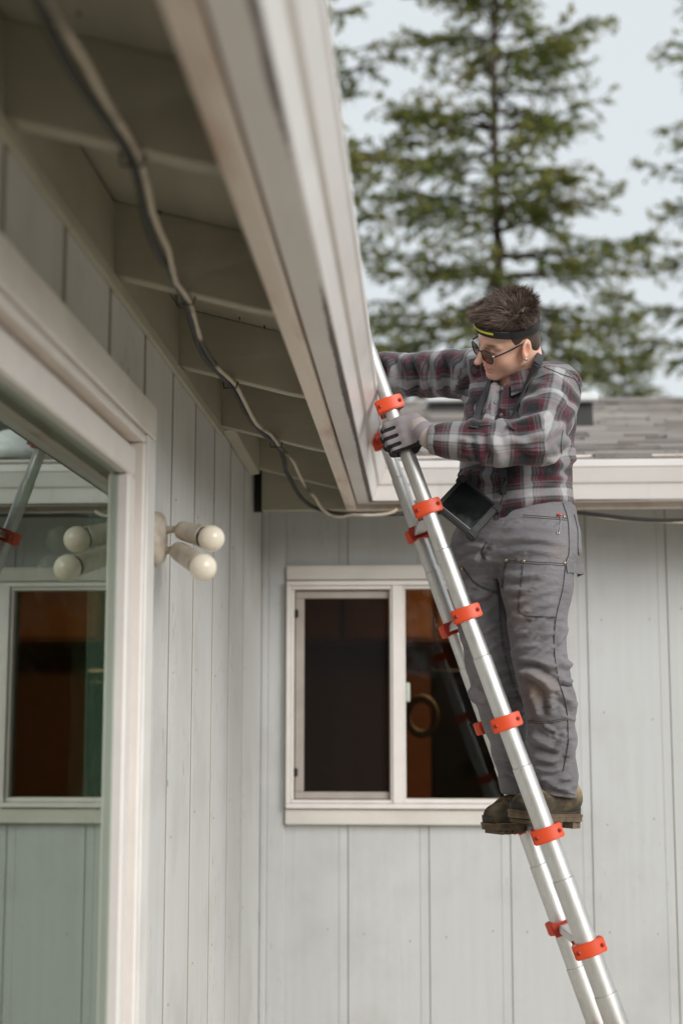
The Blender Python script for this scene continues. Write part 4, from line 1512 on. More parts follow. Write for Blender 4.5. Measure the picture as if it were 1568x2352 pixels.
# --- shirt
ARM_N, RAD_N = chainD([(1268, 892, 3.870, 62), (1256, 950, 3.790, 63), (1238, 1010, 3.690, 58), (1150, 1018, 3.672, 52), (1072, 1014, 3.680, 44), (1030, 1011, 3.690, 38), (992, 1009, 3.700, 33)])
ARM_F, RAD_F = chainD([(1092, 862, 4.050, 58), (1040, 858, 4.090, 54), (985, 860, 4.120, 51), (930, 861, 4.150, 48), (890, 853, 4.175, 42), (862, 846, 4.190, 36)])
def lv(x, y, Y, hw, ry):
    p = D(x, y, Y); return (p[2], p[0], p[1], px2m(hw, Y), ry)
TORSO = [lv(1188, 1240, 3.955, 140, .130), lv(1187, 1190, 3.955, 135, .128), lv(1184, 1140, 3.955, 130, .128), lv(1183, 1090, 3.955, 129, .130), lv(1186, 1030, 3.955, 130, .132), lv(1193, 960, 3.955, 131, .130),
         lv(1192, 910, 3.965, 120, .112), lv(1187, 880, 3.985, 92, .088), lv(1188, 856, 4.00, 50, .060), lv(1190, 842, 4.00, 24, .04)]
g = Grid(D(850, 1240, 4.2) - [.0, .0, .0] + np.array([-.02, -.68, -.02]), D(1360, 790, 4.2) + np.array([.02, .16, .03]), .0052)
d = g.stack(TORSO)
d = smin(d, g.chain([D(1225, 862, 3.915), ARM_N[0]], [.050, RAD_N[0]], .03), .05)
d = smin(d, g.chain([D(1140, 850, 4.00), ARM_F[0]], [.055, RAD_F[0]], .03), .05)
dn = g.chain(ARM_N, RAD_N, .02)
df = g.chain(ARM_F, RAD_F, .02)
# sleeves end at the cuffs
def plane(p, n): return (g.X - p[0]) * n[0] + (g.Y - p[1]) * n[1] + (g.Z - p[2]) * n[2]
nn_ = (ARM_N[-1] - ARM_N[-2]) / np.linalg.norm(ARM_N[-1] - ARM_N[-2])
dn = smax(dn, plane(ARM_N[-1] - nn_ * .002, nn_), .006)
ff_ = (ARM_F[-1] - ARM_F[-2]) / np.linalg.norm(ARM_F[-1] - ARM_F[-2])
df = smax(df, plane(ARM_F[-1], ff_), .006)
d = smin(d, dn, .022)
d = smin(d, df, .03)
hx = [D(x, y, 3.88) for x, y in ((1020, 1195), (1060, 1205), (1100, 1214), (1150, 1203), (1190, 1180), (1230, 1163), (1270, 1156), (1312, 1160), (1360, 1172))]
zh = np.interp(g.X, [p[0] for p in hx], [p[2] for p in hx])
d = smax(d, zh - g.Z, .006)
d = smax(d, -g.cone(NECK + [-.006, -.006, -.035], A(-.02, 0, -.03), .052, .070), .012)
V, F = g.surface(d)
V = relax(V, F, 3, .5)
def z4(*p): return [(815.4 + .4 * x, 627.2 + .4 * y) for x, y in p]
SHIRT = [
    (z4((860, 900), (1000, 850), (1170, 790)), .007, .013), (z4((900, 975), (1060, 930), (1230, 860)), .006, .013), (z4((860, 930), (1010, 1010), (1120, 1010)), .006, .012),
    (z4((780, 900), (800, 1000), (850, 1095)), .007, .013), (z4((700, 905), (715, 1000), (745, 1090)), .006, .012), (z4((640, 935), (650, 1010), (680, 1080)), .005, .010),
    (z4((585, 960), (640, 965), (730, 985)), .004, .007), (z4((585, 990), (640, 1000), (720, 1020)), .004, .007), (z4((580, 1040), (700, 1060), (880, 1105)), .006, .012),
    (z4((1000, 640), (1120, 680), (1240, 780)), .006, .015), (z4((980, 560), (1090, 545), (1220, 590)), .005, .014), (z4((930, 760), (1060, 720), (1200, 700)), .005, .014),
    (z4((1130, 560), (1240, 620), (1290, 700)), -.005, .011), (z4((1180, 880), (1240, 800), (1290, 700)), .006, .012),
    (z4((170, 480), (215, 560), (200, 680)), .009, .012), (z4((250, 470), (310, 580), (300, 700)), .009, .013), (z4((340, 480), (400, 600), (390, 710)), .008, .013), (z4((440, 460), (480, 580), (470, 710)), .007, .013),
    (z4((540, 440), (580, 560), (570, 700)), .007, .014), (z4((240, 640), (330, 690), (420, 700)), .006, .010), (z4((600, 470), (640, 600), (610, 720)), -.008, .013),
    (z4((880, 1240), (1060, 1215), (1245, 1165)), .008, .013), (z4((840, 1275), (1050, 1275), (1245, 1235)), .007, .012), (z4((900, 1330), (1080, 1305), (1240, 1290)), .007, .011), (z4((700, 1150), (800, 1180), (900, 1160)), .005, .011),
    (z4((1180, 930), (1235, 1010), (1240, 1120)), .006, .013), (z4((1100, 1100), (1190, 1090), (1250, 1050)), .006, .012), (z4((1010, 1150), (1130, 1145), (1240, 1090)), .005, .010),
    (z4((640, 520), (690, 640), (680, 800)), .006, .015), (z4((800, 610), (770, 740), (720, 880)), .006, .013), (z4((880, 560), (860, 700), (830, 850)), .006, .013), (z4((610, 700), (650, 800), (700, 880)), .005, .013),
    (z4((620, 1140), (640, 1260), (720, 1400)), .005, .012), (z4((840, 1400), (900, 1340), (1000, 1320)), .005, .012), (z4((960, 500), (1000, 470), (1060, 440)), .005, .011)]
Vflat = V.copy()
V = fold(V, F, [(p, a * 1.6, w * .9) for p, a, w in SHIRT])
Nn = normals(V, F)
V = V + Nn * (fbm(V, 22, 5) * .0026)[:, None]
shirt = nets_obj('shirt', V, F, M['plaid'], person)
# plaid coordinates follow torso and sleeves
def bone_uv(P, pts, ref):
    best = np.full(len(P), 1e9); U = np.zeros(len(P)); T = np.zeros(len(P))
    acc = 0
    for i in range(len(pts) - 1):
        a, b = pts[i], pts[i + 1]; ba = b - a; L = np.linalg.norm(ba); dd = ba / L
        tr_ = ((P - a) @ dd)
        t = np.clip(tr_, 0 if i else -.1, L if i < len(pts) - 2 else L + .1)
        r = P - a - t[:, None] * dd
        dist = np.linalg.norm(r, axis=1)
        e1 = ref - dd * (ref @ dd); e1 /= np.linalg.norm(e1); e2 = np.cross(dd, e1)
        ang = np.arctan2(r @ e2, -(r @ e1))
        m_ = dist < best
        best = np.where(m_, dist, best); U = np.where(m_, ang, U); T = np.where(m_, acc + t, T)
        acc += L
    return best, U, T
bn, un, tn_ = bone_uv(Vflat, ARM_N, np.array([0, 1., .0]))
bf, uf, tf_ = bone_uv(Vflat, ARM_F, np.array([0, 1., .0]))
Tz = np.array(sorted(TORSO))
cx_, cy_, rx_ = (np.interp(V[:, 2], Tz[:, 0], Tz[:, k]) for k in (1, 2, 3))
at2 = np.arctan2(V[:, 0] - cx_, -(V[:, 1] - cy_))
uv = np.stack([at2 * .135 + .035, V[:, 2] - .10 * (V[:, 0] - cx_) + .02, np.zeros(len(V))], 1)
inN = (bn - np.interp(tn_, np.cumsum([0] + [np.linalg.norm(ARM_N[i + 1] - ARM_N[i]) for i in range(len(ARM_N) - 1)]), RAD_N)) < .006
inN &= (tn_ > .012)
inF = (bf - np.interp(tf_, np.cumsum([0] + [np.linalg.norm(ARM_F[i + 1] - ARM_F[i]) for i in range(len(ARM_F) - 1)]), RAD_F)) < .008
inF &= (tf_ > .004)
uv[inF] = np.stack([tf_ + .055, uf * .060 + .02, 0 * uf], 1)[inF]
uv[inN] = np.stack([tn_ + .030, un * .062 + .055, 0 * un], 1)[inN]
attr(shirt, 'plaid', uv, 'FLOAT_VECTOR')
shirt_tree = BVHTree.FromPolygons(V.tolist(), F.tolist())
def on_shirt(x, y, lift=.0015, tree=None):
    r = Vector(_fw + _rt * (x - 784) / FD + _up * (1176 - y) / FD)
    h = (tree or shirt_tree).ray_cast(Vector(CAM), r.normalized())
    return (np.array(h[0]) + np.array(h[1]) * lift, np.array(h[1])) if h[0] else (None, None)
def stuck_tube(name, pts, r, mat, parent, tree, lift=.0015, n=24, sides=6):
    P_ = []
    for x, y in spline([(a, b, 0) for a, b in pts], n)[:, :2]:
        h, nn2 = on_shirt(x, y, lift, tree)
        if h is not None and (not P_ or np.linalg.norm(h - P_[-1]) < .05): P_.append(h)
    if len(P_) > 2:
        return tube(name, P_, r, mat, parent, sides)
def ribbon(name, P, Nr, w, th, mat, parent):
    """flat strip along points P with normals Nr"""
    P = np.array(P); vs, fs = [], []
    for i in range(len(P)):
        t = P[min(i + 1, len(P) - 1)] - P[max(i - 1, 0)]; t /= np.linalg.norm(t)
        nn2 = Nr[i] - t * (Nr[i] @ t); nn2 /= np.linalg.norm(nn2) + 1e-9
        s = np.cross(t, nn2)
        for a, b in ((-w, 0), (w, 0), (w, th), (-w, th)): vs.append(P[i] + s * a + nn2 * b)
    for i in range(len(P) - 1):
        for k in range(4): fs.append((i * 4 + k, i * 4 + (k + 1) % 4, (i + 1) * 4 + (k + 1) % 4, (i + 1) * 4 + k))
    k = (len(P) - 1) * 4
    fs += [(0, 1, 2, 3), (k + 3, k + 2, k + 1, k)]
    o = mesh_obj(name, vs, fs, mat, parent)
    bm = bmesh.new(); bm.from_mesh(o.data); bmesh.ops.recalc_face_normals(bm, faces=bm.faces); bm.to_mesh(o.data); bm.free()
    return o
def drape(pts, n, tree, lift=.002, sm=3):
    P_, Q_ = [], []
    for x, y in spline([(a, b, 0) for a, b in pts], n)[:, :2]:
        h, nn2 = on_shirt(x, y, lift, tree)
        if h is not None: P_.append(h); Q_.append(nn2)
    P_, Q_ = np.array(P_), np.array(Q_)
    for _ in range(sm):
        P_[1:-1] = (P_[:-2] + 2 * P_[1:-1] + P_[2:]) / 4; Q_[1:-1] = (Q_[:-2] + 2 * Q_[1:-1] + Q_[2:]) / 4
    return P_, Q_
# cuff, collar, placket, pocket flaps, buttons
P0, P1 = ARM_N[-1], ARM_N[-2]
ax_ = (P1 - P0) / np.linalg.norm(P1 - P0)
M['plaid_dark'] = M['plaid']
def uvset(o, f):
    co = np.array([v.co for v in o.data.vertices]); attr(o, 'plaid', f(co), 'FLOAT_VECTOR')
o = tube('cuff', [P0 - ax_ * .004, P0 - ax_ * .003, P0 + ax_ * .02, P0 + ax_ * .056, P0 + ax_ * .058], np.array([.030, RAD_N[-1] + .0022, RAD_N[-1] + .0045, RAD_N[-1] + .0105, RAD_N[-1] + .006]), M['plaid'], shirt, 28)
uvset(o, lambda co: np.stack([(co - P0) @ ax_ + .052, co[:, 2] * 1.0 + .01, co[:, 0] * 0], 1))
# collar: folded band round the neck, open at the front
vs, fs = [], []
nk = []
cn = NECK + np.array([.004, -.004, .006])
up_n = np.array([-.20, -.12, .97]); up_n /= np.linalg.norm(up_n)
_, cu, cv = basis(up_n, (0, 1, 0))
front = np.array([-.80, -.60, 0]); front -= up_n * (front @ up_n); front /= np.linalg.norm(front)
sidev = np.cross(up_n, front)
n = 40
for i in range(n + 1):
    a = math.radians(28 + (332 - 28) * i / n)
    dirn = front * math.cos(a) + sidev * math.sin(a)
    open_ = math.exp(-((min(a, 2 * math.pi - a) - .5) / .5) ** 2)
    prof = [(.066, -.016), (.064, .022), (.068, .030), (.082, .018), (.093 + .018 * open_, -.016 - .022 * open_), (.088 + .016 * open_, -.017 - .022 * open_), (.076, .010), (.070, -.014)]
    for r_, z_ in prof: vs.append(cn + dirn * r_ * (1.0 if True else 1) + up_n * z_)
m8 = 8
for i in range(n):
    for k in range(m8):
        fs.append((i * m8 + k, i * m8 + (k + 1) % m8, (i + 1) * m8 + (k + 1) % m8, (i + 1) * m8 + k))
fs += [tuple(range(m8)), tuple(n * m8 + k for k in range(m8))[::-1]]
col_o = mesh_obj('collar', vs, fs, M['plaid'], shirt, True)
uvset(col_o, lambda co: np.stack([np.arctan2((co - cn) @ sidev, (co - cn) @ front) * .085 + .085, (co - cn) @ up_n * .6 + .090, co[:, 0] * 0], 1))
pl = z4((835, 610), (815, 700), (780, 800), (745, 880)) + z4((700, 1120), (690, 1200), (672, 1330))
P_, Q_ = drape(pl[:4], 16, shirt_tree, .0008)
plq = ribbon('placket', P_, Q_, .014, .0025, M['plaid'], shirt)
uvset(plq, lambda co: np.stack([co[:, 0] * .9 + .09, co[:, 2] + .04, co[:, 0] * 0], 1))
P_, Q_ = drape(pl[4:], 10, shirt_tree, .0008)
plq = ribbon('placket', P_, Q_, .013, .0025, M['plaid'], shirt)
uvset(plq, lambda co: np.stack([co[:, 0] * .9 + .09, co[:, 2] + .04, co[:, 0] * 0], 1))
M['button'] = plain('grey_button', (.16, .16, .165), .3)
for (x, y) in z4((846, 668), (800, 745), (760, 822), (645, 748), (838, 815)):
    h, nn2 = on_shirt(x, y, .001)
    if h is not None: tube('button', [h, h + nn2 * .0035, h + nn2 * .0045], [.0052, .0050, .0030], M['button'], shirt, 14)
for pts in (z4((605, 700), (650, 735), (690, 760), (700, 770)), z4((820, 790), (850, 800), (885, 800))):
    P_, Q_ = drape(pts, 8, shirt_tree, .0006)
    o = ribbon('pocket_flap', P_ - [0, 0, .008], Q_, .016, .003, M['plaid'], shirt)
    uvset(o, lambda co: np.stack([co[:, 0] * 1.0 + .02, co[:, 2] + .06, co[:, 0] * 0], 1))
for pts in (z4((1085, 540), (1180, 580), (1270, 620), (1300, 720)), z4((1190, 900), (1180, 1000), (1190, 1100), (1170, 1290)), z4((960, 560), (1060, 590), (1130, 560))):
    stuck_tube('seam', pts, .0013, M['seam'], shirt, shirt_tree, .0003)

# --- trousers
LEG_N, RL_N = chainD([(1238, 1262, 3.880, 80), (1232, 1350, 3.870, 76), (1233, 1440, 3.858, 61), (1236, 1495, 3.850, 56), (1247, 1550, 3.845, 55), (1263, 1615, 3.870, 54), (1267, 1700, 3.900, 49), (1273, 1780, 3.918, 46), (1277, 1850, 3.925, 45)])
LEG_F, RL_F = chainD([(1112, 1272, 4.030, 78), (1116, 1350, 4.020, 75), (1122, 1440, 4.005, 64), (1132, 1520, 3.990, 58), (1146, 1590, 3.990, 54), (1160, 1650, 4.030, 49), (1178, 1730, 4.060, 42), (1189, 1800, 4.075, 36), (1193, 1850, 4.080, 33)])
PELV = [lv(1192, 1148, 3.955, 122, .122), lv(1190, 1185, 3.955, 132, .126), lv(1188, 1230, 3.955, 143, .132), lv(1186, 1270, 3.955, 146, .134), lv(1186, 1300, 3.955, 128, .115), lv(1186, 1325, 3.955, 90, .07)]
g = Grid(D(1010, 1850, 4.0) + np.array([-.01, -.27, -.01]), D(1350, 1130, 4.0) + np.array([.02, .22, .0]), .0043)
d = g.stack(PELV)
ln_ = g.chain(LEG_N, RL_N, .03); lf_ = g.chain(LEG_F, RL_F, .03)
d = smin(d, smin(ln_, lf_, .012), .045)
hz_n = D(1273, 1828, 3.915); hz_f = D(1190, 1823, 4.075)
near_hem = (hz_n[2] - g.Z) + (g.X - hz_n[0]) * -.14
far_hem = (hz_f[2] - g.Z)
split = g.Y + (g.X - D(1230, 1800, 4)[0]) * .0
d = np.where(g.Z < hz_f[2] + .06, np.where(lf_ < ln_, smax(d, far_hem, .004), smax(d, near_hem, .004)), d)
V, F = g.surface(d)
V = relax(V, F, 3, .5)
def z6(*p): return [(940.8 + .3468 * x, 1129 + .3467 * y) for x, y in p]
TROU = [
    (z6((540, 340), (760, 300), (1030, 350)), .0045, .014), (z6((560, 430), (760, 390), (1020, 410)), .004, .012), (z6((600, 250), (800, 240), (1010, 260)), .0035, .012),
    (z6((590, 560), (780, 560), (990, 520)), .0045, .013), (z6((610, 660), (800, 640), (1000, 560)), .005, .013), (z6((640, 760), (800, 700), (980, 640)), .0045, .012), (z6((640, 860), (820, 760), (990, 720)), .004, .012),
    (z6((670, 960), (800, 900), (970, 790)), .005, .012), (z6((690, 1060), (820, 1000), (960, 900)), .005, .012), (z6((700, 1130), (830, 1100), (960, 1010)), .005, .012), (z6((960, 1020), (1010, 950), (1030, 880)), .005, .010),
    (z6((720, 1215), (790, 1195), (880, 1250), (980, 1340)), .011, .014), (z6((735, 1175), (850, 1180), (970, 1220)), -.007, .012), (z6((790, 1300), (830, 1400), (860, 1510)), .007, .012), (z6((900, 1270), (930, 1380), (930, 1490)), .005, .012),
    (z6((980, 1120), (1040, 1150), (1075, 1130)), .006, .010), (z6((1000, 1240), (1040, 1260), (1080, 1250)), .005, .008), (z6((1000, 1330), (1060, 1400), (1100, 1430)), .005, .012),
    (z6((790, 1600), (870, 1660), (960, 1690)), .007, .012), (z6((950, 1730), (1000, 1680), (1060, 1600)), .006, .012), (z6((800, 1720), (880, 1770), (990, 1790)), .007, .012), (z6((810, 1800), (900, 1850), (1020, 1840)), .007, .011), (z6((840, 1890), (940, 1910), (1060, 1890)), .008, .011),
    (z6((1020, 1760), (1060, 1720), (1095, 1660)), .006, .010), (z6((860, 1960), (960, 1950), (1080, 1990)), .006, .011),
    (z6((300, 400), (400, 370), (510, 390)), .005, .012), (z6((290, 470), (400, 440), (540, 470)), .005, .012), (z6((400, 720), (480, 690), (570, 640)), .005, .012), (z6((430, 840), (500, 790), (590, 740)), .005, .012), (z6((460, 960), (530, 900), (610, 850)), .005, .011),
    (z6((480, 1080), (550, 1020), (630, 970)), .005, .011), (z6((400, 1290), (430, 1360), (500, 1410)), .009, .014), (z6((500, 1240), (580, 1190), (680, 1160)), .005, .011), (z6((560, 1380), (640, 1330), (730, 1320)), .006, .012), (z6((600, 1520), (680, 1490), (760, 1480)), .005, .012),
    (z6((640, 1640), (700, 1680), (760, 1690)), .005, .011), (z6((640, 1820), (680, 1860), (730, 1870)), .006, .010),
    (z6((540, 330), (470, 420), (500, 480)), -.004, .009), (z6((575, 480), (600, 640), (640, 860)), -.004, .010)]
rf = random.Random(12)
def leg_at(rows, y):
    return np.interp(y, [r[1] for r in rows], [r[0] for r in rows]), np.interp(y, [r[1] for r in rows], [r[2] for r in rows])
NEARL = [(1234, 1300, 80), (1234, 1350, 80), (1235, 1440, 64), (1238, 1495, 60), (1250, 1550, 58), (1266, 1615, 58), (1270, 1700, 54), (1272, 1780, 48), (1273, 1830, 46)]
FARL = [(1112, 1300, 74), (1116, 1350, 72), (1122, 1440, 62), (1132, 1520, 56), (1146, 1590, 55), (1160, 1650, 52), (1178, 1730, 46), (1190, 1820, 40)]
for rows, n_k in ((NEARL, 64), (FARL, 34)):
    for _ in range(n_k):
        y = rf.uniform(1190 if rows is NEARL else 1240, 1825)
        cx, hw = leg_at(rows, y)
        x = cx + rf.uniform(-.8, .8) * hw
        L = rf.uniform(18, 48)
        sl = rf.uniform(-.55, .1) if y < 1540 else rf.choice((-1, 1)) * rf.uniform(.1, .75)
        if y > 1740: sl = rf.uniform(-.25, .3)
        TROU.append(([(x - L / 2, y - sl * L / 2), (x, y + rf.uniform(-5, 5)), (x + L / 2, y + sl * L / 2)], rf.choice((-1, 1, 1)) * rf.uniform(.0012, .0030), rf.uniform(.0045, .0085)))
V = fold(V, F, [(p, a * 1.75, w * .80) for p, a, w in TROU])
Nn = normals(V, F)
st_ = V * [10, 10, 30]
V = V + Nn * (fbm(st_, 1.2, 15) * .0028)[:, None]
trousers = nets_obj('trousers', V, F, M['canvas'], person)
px_, py_ = proj(V)
worn = np.exp(-(((px_ - 1228) / 38) ** 2 + ((py_ - 1578) / 34) ** 2)) * .9 + np.exp(-(((px_ - 1195) / 22) ** 2 + ((py_ - 1400) / 45) ** 2)) * .55 + .35 * np.exp(-(((px_ - 1280) / 25) ** 2 + ((py_ - 1270) / 20) ** 2)) + .3 * np.exp(-(((px_ - 1110) / 22) ** 2 + ((py_ - 1600) / 25) ** 2))
attr(trousers, 'worn', np.clip(worn * np.clip(-Nn[:, 1] + .3, 0, 1), 0, 1))
ttree = BVHTree.FromPolygons(V.tolist(), F.tolist())
def dbl(pts, off=(3.2, 0)):
    stuck_tube('seam', pts, .0008, M['seam'], trousers, ttree, .0011, 30)
    stuck_tube('seam', [(x + off[0], y + off[1]) for x, y in pts], .0009, M['seam'], trousers, ttree, .0011, 30)
dbl(z6((628, 455), (800, 465), (1030, 478)), (0, 4.6))
dbl(z6((632, 460), (618, 540), (605, 640)))
dbl(z6((745, 465), (730, 620), (715, 760), (735, 805), (800, 825), (965, 830)), (2.5, 2.2))
stuck_tube('seam', z6((1010, 75), (1045, 200), (1050, 400), (1030, 470), (1010, 640), (965, 840), (955, 1050), (985, 1260), (1030, 1400), (1045, 1600), (1040, 1720), (1010, 1850)), .0016, M['seam'], trousers, ttree, .0011, 60)
stuck_tube('seam', z6((1085, 150), (1108, 260), (1110, 380), (1125, 460)), .0014, M['seam'], trousers, ttree, .0011, 24)
dbl(z6((750, 155), (880, 165), (1035, 178)), (0, 4.5))
dbl(z6((300, 520), (350, 505), (420, 590), (500, 640), (575, 665)), (1, 4))
dbl(z6((570, 560), (585, 750), (600, 950), (640, 1150), (700, 1330), (760, 1440)), (3.5, 0))
dbl(z6((780, 1530), (900, 1535), (1040, 1510)), (0, -4.5))
dbl(z6((990, 1270), (1040, 1280), (1085, 1275)), (0, 4))
dbl(z6((505, 330), (470, 400), (495, 450)), (2.6, 0))
dbl(z6((680, 1470), (760, 1465)), (0, 3.5))
for (x, y) in z6((637, 455), (752, 461), (1024, 474), (346, 507), (1019, 168)):
    h, nn2 = on_shirt(x, y, .0008, ttree)
    if h is not None: tube('rivet', [h - nn2 * .001, h + nn2 * .0022, h + nn2 * .0035], [.0056, .0052, .0022], M['brass'], trousers, 12)
P_, Q_ = drape(z6((1030, 505), (1075, 508)), 5, ttree, .002)
e_ = D(1337, 1308, 3.90)
P_ = spline([P_[0], P_[-1] + [0, -.004, 0], (P_[-1] + e_) / 2 + [0.003, -.008, -.002], e_, e_ + [-.012, .03, -.004]], 12)
Q_ = np.array([[.25, -.97, 0]] * 8 + [[.6, -.8, 0], [.9, -.4, 0], [1, 0, 0], [1, .2, 0]])
ribbon('hammer_loop', P_, Q_, .0135, .003, M['hemcloth'], trousers)
# turned-up hem stitches
stuck_tube('seam', z6((835, 1950), (940, 1960), (1060, 2000), (1090, 2010)), .0010, M['seam'], trousers, ttree, .0011)
# wire clip in the hip pocket
h0, n0 = on_shirt(1281, 1186, .004, ttree); h1, n1 = on_shirt(1279, 1222, .004, ttree)
sd = np.array([.0045, 0, 0])
M['wire'] = plain('steel_wire', (.62, .58, .58), .25, .9)
clip_ = tube('wire_clip', spline([h0 - sd, (h0 + h1) / 2 - sd * .85 + n0 * .001, h1 - sd * .6, h1 - [0, 0, .004], h1 + sd * .6, (h0 + h1) / 2 + sd * .85 + n0 * .001, h0 + sd], 30), .0012, M['wire'], None, 6)
tag(clip_, 'steel wire clip with a red head hooked over the hip pocket', 'wire clip')
tube('clip_head', [h0 - sd * 1.4 + [0, 0, .001], h0 + [0, 0, .004], h0 + sd * 1.4 + [0, 0, .001]], [.0025, .0035, .0025], M['orange'], clip_, 8)

# --- boots
def boot(org, yaw, pitch, sc, lab):
    cy_, sy_ = math.cos(yaw), math.sin(yaw)
    fx = np.array([-cy_ * math.cos(pitch), -sy_ * math.cos(pitch), math.sin(pitch)])
    lx = np.array([sy_, -cy_, 0]); ux = np.cross(fx, lx)
    R = np.stack([fx, lx, ux])
    B = lambda f, l, u: np.asarray(org) + (fx * f + lx * l + ux * u) * sc
    lo = np.min([B(f, l, u) for f in (-.10, .20) for l in (-.07, .07) for u in (-.03, .20)], 0)
    hi = np.max([B(f, l, u) for f in (-.10, .20) for l in (-.07, .07) for u in (-.03, .20)], 0)
    g = Grid(lo, hi, .0036)
    f_, l_, u_ = [q / sc for q in g.xf(org, R)]
    # upper
    d = g.chain([B(-.035, 0, .072), B(.03, .0, .066), B(.095, 0, .052), B(.150, .003, .046)], [.041 * sc, .042 * sc, .046 * sc, .040 * sc], .02)
    d = smin(d, g.chain([B(-.015, 0, .07), B(-.008, 0, .10), B(-.004, 0, .15)], [.043 * sc, .040 * sc, .036 * sc], .02), .035)
    d = smax(d, (.026 - u_) * sc, .004)
    V, F = g.surface(d); V = relax(V, F, 2, .5)
    bt = nets_obj('boot', V, F, M['leather'], person)
    if lab: bt['label'] = lab
    # rand: darker foxing strip wrapped round the foot just over the welt
    def outline(f, grow=0.0):
        w = np.interp(f, [-.078, -.070, -.05, -.01, .03, .08, .13, .165, .185, .192], [.004, .020, .033, .036, .036, .044, .047, .038, .020, .004])
        return w + grow
    fsn = np.concatenate([[-.078, -.075, -.070, -.062], np.linspace(-.05, .165, 14), [.175, .183, .189, .192]])
    def slab(name, u0, u1, grow, mat, par, notch=False):
        vs, fs = [], []
        n = len(fsn)
        lo_, hi_ = [], []
        for u in (u0, u1):
            for f in fsn:
                ff = f + (grow if f > .05 else -grow) * (1 if abs(f - .057) > .11 else 0)
                spring = .012 * max(0, (f - .09) / .10) ** 2
                for s in (-1, 1): vs.append(B(ff, s * outline(f, grow), u + spring))
        N2 = n * 2
        for i in range(n - 1):
            a = i * 2
            fs += [(a, a + 1, a + 3, a + 2), (N2 + a, N2 + a + 2, N2 + a + 3, N2 + a + 1), (a, a + 2, N2 + a + 2, N2 + a), (a + 1, N2 + a + 1, N2 + a + 3, a + 3)]
        fs += [(0, N2, N2 + 1, 1), (N2 - 2, N2 - 1, 2 * N2 - 1, 2 * N2 - 2)]
        o = mesh_obj(name, vs, fs, mat, par)
        bm = bmesh.new(); bm.from_mesh(o.data); bmesh.ops.recalc_face_normals(bm, faces=bm.faces); bm.to_mesh(o.data); bm.free()
        return o
    slab('rand', .026, .046, .001, M['leather_dark'], bt)
    slab('welt', .018, .0255, .0050, M['sole'], bt)
    sole = slab('sole', .004, .0175, .0038, M['sole'], bt)
    # heel block and lugs
    def lug(f0, f1, u0, u1):
        vs = []
        for u in (u0, u1):
            for f in (f0, f1):
                for s in (-1, 1): vs.append(B(f, s * (outline(f, .0025)), u))
        mesh_obj('lug', vs, [(0, 1, 3, 2), (4, 6, 7, 5), (0, 4, 5, 1), (2, 3, 7, 6), (0, 2, 6, 4), (1, 5, 7, 3)], M['sole'], sole)
    lug(-.072, -.020, -.016, .0035); lug(-.080, -.074, -.016, .0035)
    for i in range(8):
        f = .025 + i * .018
        sp = .012 * max(0, (f - .09) / .10) ** 2
        lug(f, f + .013, -.006 + sp, .0035 + sp)
    st = []
    for i in range(46):
        f = -.06 + i * .0052
        p = B(f, outline(f, .0055), .0258 + .012 * max(0, (f - .09) / .10) ** 2)
        st.append(tube_data([p - lx * .003, p + lx * .003 + fx * .0006], .0009, 4))
    v, f = merge(st); mesh_obj('stitching', v, f, M['stitch'], bt)
    return bt
bn_ = D(1283, 1889, 3.945)
boot(bn_, math.radians(40), math.radians(3), .90, None)
bf_ = D(1228, 1893, 4.120)
boot(bf_, math.radians(36), math.radians(-7), .92, None)

